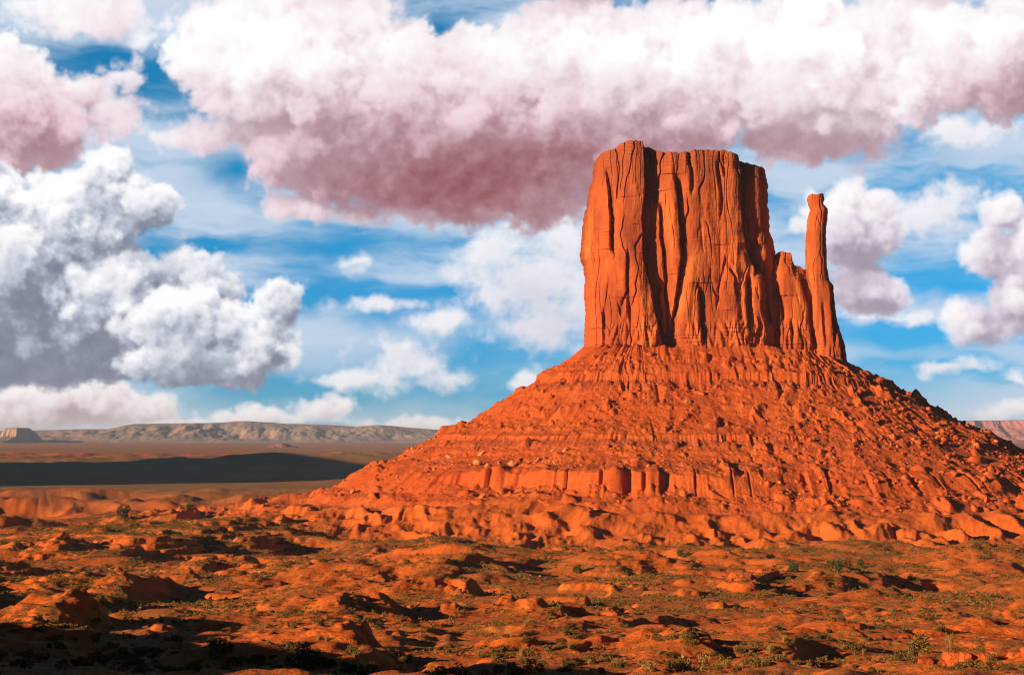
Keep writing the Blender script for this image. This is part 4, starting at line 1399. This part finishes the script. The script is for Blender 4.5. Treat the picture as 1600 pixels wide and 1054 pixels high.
def shrubs():
    y0, y1 = np.searchsorted(GY[:, 0], [84, 1700])
    t = GX[0] / GY[0]
    cols = np.where(np.abs(t) < 0.285)[0]
    N = 900000
    u = RNG.rand(N)
    # even over the ground, thinned with distance where single plants no longer read
    yy = 84 + (1500 - 84) * u ** 1.15
    I = np.searchsorted(GY[:, 0], yy) - 1
    J = cols[RNG.randint(0, len(cols), N)]
    ok = GVIS[I, J]
    I, J = I[ok], J[ok]
    P = np.stack([GX[I, J], GY[I, J], GZ[I, J]], -1)
    dzx = (GZ[I, np.minimum(J + 2, GX.shape[1] - 1)] - GZ[I, J - 2]) / (GX[I, np.minimum(J + 2, GX.shape[1] - 1)] - GX[I, J - 2])
    dzy = (GZ[I + 1, J] - GZ[I - 1, J]) / (GY[I + 1, J] - GY[I - 1, J])
    slope = np.hypot(dzx, dzy)
    r = foot_dist(P[:, 0], P[:, 1])
    patch = fbm(P[:, 0] / 34, P[:, 1] / 34, 4, 0.6, seed=701) + 0.5 * fbm(P[:, 0] / 120, P[:, 1] / 120, 2, seed=703)
    w = sstep(-slope, -0.42, -0.12) * sstep(patch, -0.30, 0.40) * sstep(r, 290, 350)
    green = np.exp(-(((P[:, 0] + 205) / 85) ** 2 + ((P[:, 1] - 1130) / 150) ** 2) ** 2)
    w = np.maximum(w, 0.9 * green)
    w = w * (P[:, 1] / 1500.0) ** 0.9 * SHRUB_DENS
    ok = RNG.rand(len(w)) < w
    P = P[ok]
    size = 0.16 + 0.55 * RNG.rand(len(P)) ** 3.0
    size *= 0.75 + 0.5 * sstep(P[:, 1], 150, 700)
    print("shrubs", len(P))
    if len(P) > 42000:
        q = RNG.permutation(len(P))[:42000]
        P, size = P[q], size[q]
    ang = size / P[:, 1]
    order = np.argsort(-ang)
    P, size = P[order], size[order]
    near = [proto(shrub_shape(710 + k, 520, 0.17), M_LEAF) for k in range(5)] + [proto(tuft_shape(720 + k, 130, 0.75, 1.1, 0.02), M_DRY, "grass_tuft") for k in range(2)]
    low = [shrub_shape(730 + k, 46, 0.42, lumps=3) for k in range(6)]
    lowdry = [tuft_shape(740 + k, 20, 0.8, 1.0, 0.06) for k in range(3)]
    ra, rb = [], []
    for i in range(len(P)):
        x, y, z = (float(q) for q in P[i])
        s = float(size[i])
        dry = RNG.rand() < 0.22
        if i < 292:
            me = near[5 + RNG.randint(2)] if dry else near[RNG.randint(5)]
            o = link(me, "grass_tuft" if dry else "shrub", (x, y, z - 0.05 * s), (0, 0, 6.28 * RNG.rand()), (s, s, s * (0.8 + 0.4 * RNG.rand())))
            px = CX + FPX * x / y
            where = "left" if px < 540 else "right" if px > 1080 else "middle"
            dist = "nearest rise" if y < 150 else "low mounds" if y < 260 else "broken ground farther off"
            if dry:
                tag(o, "pale dry grass tuft on the %s at %s of the foreground" % (dist, where), "grass", "dry grass tufts in the foreground")
            else:
                tag(o, "low olive shrub on the %s at %s of the foreground" % (dist, where), "shrub", "olive shrubs in the foreground")
        else:
            (rb if dry else ra).append((x, y, z - 0.04, s, 6.28 * RNG.rand(), RNG.randint(3) if dry else RNG.randint(6)))
    tag(scatter_mesh("scrub", low, ra, M_LEAF), "olive scrub dotted over the broken red ground", "scrub", kind='stuff')
    tag(scatter_mesh("grass", lowdry, rb, M_DRY), "dry grass dotted over the broken red ground", "grass", kind='stuff')


SHRUB_DENS = 1.35


def on_ray(px, py, near=80.0):
    """where the line of sight through a photograph pixel meets the ground sheet"""
    tx = (px - CX) / FPX
    j = int(np.argmin(np.abs(GX[0] / GY[0] - tx)))
    sl = -(py - HY) / FPX
    k = int(np.searchsorted(GY[:, 0], near))
    rel = GZ[k:, j] / GY[k:, 0]
    hit = np.argmax(rel >= sl)
    y = GY[k + hit, 0]
    return float(tx * y), float(y), ground_z(tx * y, y)


def singles():
    # the plants one can pick out
    def juniper(px, py, h_px, label, seed):
        x, y, z = on_ray(px, py)
        h = h_px / FPX * y
        root = empty("juniper_bush", (x, y, z - 0.05))
        tag(root, label, "bush")
        v, f = shrub_shape(seed, 900, 0.14, 1.0, lumps=9)
        mesh_obj("crown", v * np.array([0.62, 0.62, 0.80]) * h + (0, 0, 0.06 * h), f, M_JUNI, root, smooth=False)
        r = np.random.RandomState(seed)
        vs, fs, off = [], [], 0
        for _ in range(5):
            a = r.rand() * 6.28
            tip = np.array([0.3 * math.cos(a), 0.3 * math.sin(a), 0.5 + 0.2 * r.rand()]) * h
            for k in range(6):
                b = 6.283 * k / 6
                vs.append((0.05 * h * math.cos(b), 0.05 * h * math.sin(b), -0.1 * h))
            for k in range(6):
                b = 6.283 * k / 6
                vs.append(tuple(tip + np.array([0.015 * h * math.cos(b), 0.015 * h * math.sin(b), 0])))
            for k in range(6):
                fs.append((off + k, off + (k + 1) % 6, off + 6 + (k + 1) % 6, off + 6 + k))
            off += 12
        mesh_obj("trunk", vs, fs, M_WOOD, root)

    juniper(475, 1040, 40, "dark juniper bush standing alone on the sunlit knoll in the lower left", 801)
    juniper(194, 810, 20, "bushy dark juniper on the green hill left of the talus", 803)
    juniper(298, 798, 14, "small upright juniper near the crest of the green hill", 805)
    juniper(1240, 893, 18, "round juniper, leftmost of a loose row below the right talus", 807)
    juniper(1309, 893, 24, "tallest juniper in the loose row below the right talus", 809)
    juniper(1345, 888, 14, "low spreading juniper, rightmost of the loose row below the talus", 811)
    juniper(1423, 906, 14, "small juniper on red sand at the right, casting a long shadow", 813)
    juniper(1068, 866, 15, "low green juniper at the very foot of the apron hills", 815)
    juniper(905, 897, 14, "lone dark juniper on the flat in front of the apron hills", 817)

    def clump(name, px, py, h_px, shape, mat, label, cat, wide=1.0, group=None):
        x, y, z = on_ray(px, py)
        h = h_px / FPX * y
        o = mesh_obj(name, shape[0] * np.array([h * wide, h * wide, h]), shape[1], mat, smooth=False, origin=(0, 0, 0))
        o.location = (x, y, z - 0.04 * h)
        tag(o, label, cat, group)

    clump("tall_grass", 622, 1053, 30, tuft_shape(821, 60, 0.35, 1.0, 0.010), M_DRY, "thin clump of tall dry stalks at the bottom edge, left of the larger one", "grass")
    clump("tall_grass", 650, 1053, 38, tuft_shape(822, 110, 0.40, 1.0, 0.010), M_DRY, "larger clump of tall dry stalks at the bottom edge below the dark hollow", "grass")
    clump("tall_grass", 1484, 1020, 40, tuft_shape(823, 110, 0.35, 1.0, 0.010), M_DRY, "tall dry stalks standing above the rock ledge on the right", "grass")
    clump("shrub", 1075, 1058, 30, shrub_shape(824, 900, 0.13, 1.0), M_DRY, "round straw-coloured bush at the bottom edge right of centre", "shrub", 1.0)
    clump("shrub", 1440, 1020, 22, shrub_shape(826, 700, 0.15, 1.0), M_LEAF, "olive bush beside the tall stalks above the rock ledge", "shrub", 1.1)
    for i, (px, hp) in enumerate(((690, 16), (722, 18), (760, 14), (800, 20), (838, 16), (880, 14), (1010, 12))):
        clump("shrub", px, 1056, hp, shrub_shape(830 + i, 500, 0.17, 0.9), M_LEAF if i % 2 else M_DRY, ["low straw-coloured shrub along the bottom edge of the view", "low olive shrub along the bottom edge of the view"][i % 2], "shrub", 1.2, "low shrubs along the bottom edge of the view")

    # ledge of cracked blocks in the lower right corner
    r = np.random.RandomState(850)
    blocks = []
    px = 1338
    while px < 1640:
        wpx = 16 + 40 * r.rand()
        blocks.append((px + wpx / 2, 1049 - (px - 1338) * 0.10 + 3 * r.randn(), wpx, 20 + 12 * r.rand()))
        px += wpx * 0.86
    x, y, z = on_ray(1480, 1040)
    vs, fs, off = [], [], 0
    for k, (bx, by, w, h) in enumerate(blocks):
        yy = y + 1.2 * r.randn() * 0.25 - 0.002 * (bx - 1480) * 0
        sc = yy / FPX
        v, f = ico(4)
        v = v / ((np.abs(v) ** 4.5).sum(1) ** (1 / 4.5))[:, None]
        v = v * (1 + 0.10 * fbm(v[:, 0] * 1.7 + 5 * k, v[:, 2] * 1.7 + v[:, 1], 4, 0.6, seed=860 + k))[:, None]
        cx, cz = (bx - CX) * sc, (HY - by) * sc
        v = v * np.array([0.52 * w * sc, 0.7, 0.50 * h * sc]) + (cx, yy, cz)
        v[:, 1] += 0.10 * fbm(v[:, 0] * 2, v[:, 2] * 5, 3, seed=6)
        v[:, 2] += 0.03 * fbm(v[:, 0] * 3, v[:, 2] * 12, 3, seed=5)
        vs.append(v)
        fs.append(f + off)
        off += len(v)
    V = np.vstack(vs)
    o = mesh_obj("rock_ledge", V, np.vstack(fs), M_BOULDER, smooth=False, origin=tuple(float(q) for q in V.mean(0)))
    tag(o, "ledge of cracked red blocks jutting from sand in the lower right corner", "rock ledge")


boulders()
shrubs()
singles()

# ------------------------------------------------------------------ the air between
def haze():
    m = bpy.data.materials.new("desert_air")
    m.use_nodes = True
    t = NT(m.node_tree)
    t.t.nodes.clear()
    out = t.n('ShaderNodeOutputMaterial')
    vol = t.n('ShaderNodeVolumePrincipled')
    vol.inputs['Color'].default_value = (0.72, 0.78, 0.92, 1)
    vol.inputs['Density'].default_value = HAZE
    vol.inputs['Anisotropy'].default_value = 0.0
    m.node_tree.links.new(vol.outputs[0], out.inputs[1])
    x, y0, y1, z0, z1 = 200000.0, -3000.0, 70000.0, -140.0, 330.0
    v = [(-x, y0, z0), (x, y0, z0), (x, y1, z0), (-x, y1, z0), (-x, y0, z1), (x, y0, z1), (x, y1, z1), (-x, y1, z1)]
    f = [(3, 2, 1, 0), (4, 5, 6, 7), (0, 1, 5, 4), (1, 2, 6, 5), (2, 3, 7, 6), (3, 0, 4, 7)]
    o = mesh_obj("haze", v, f, m, smooth=False)
    tag(o, kind='stuff')


HAZE = 1.4e-5
haze()
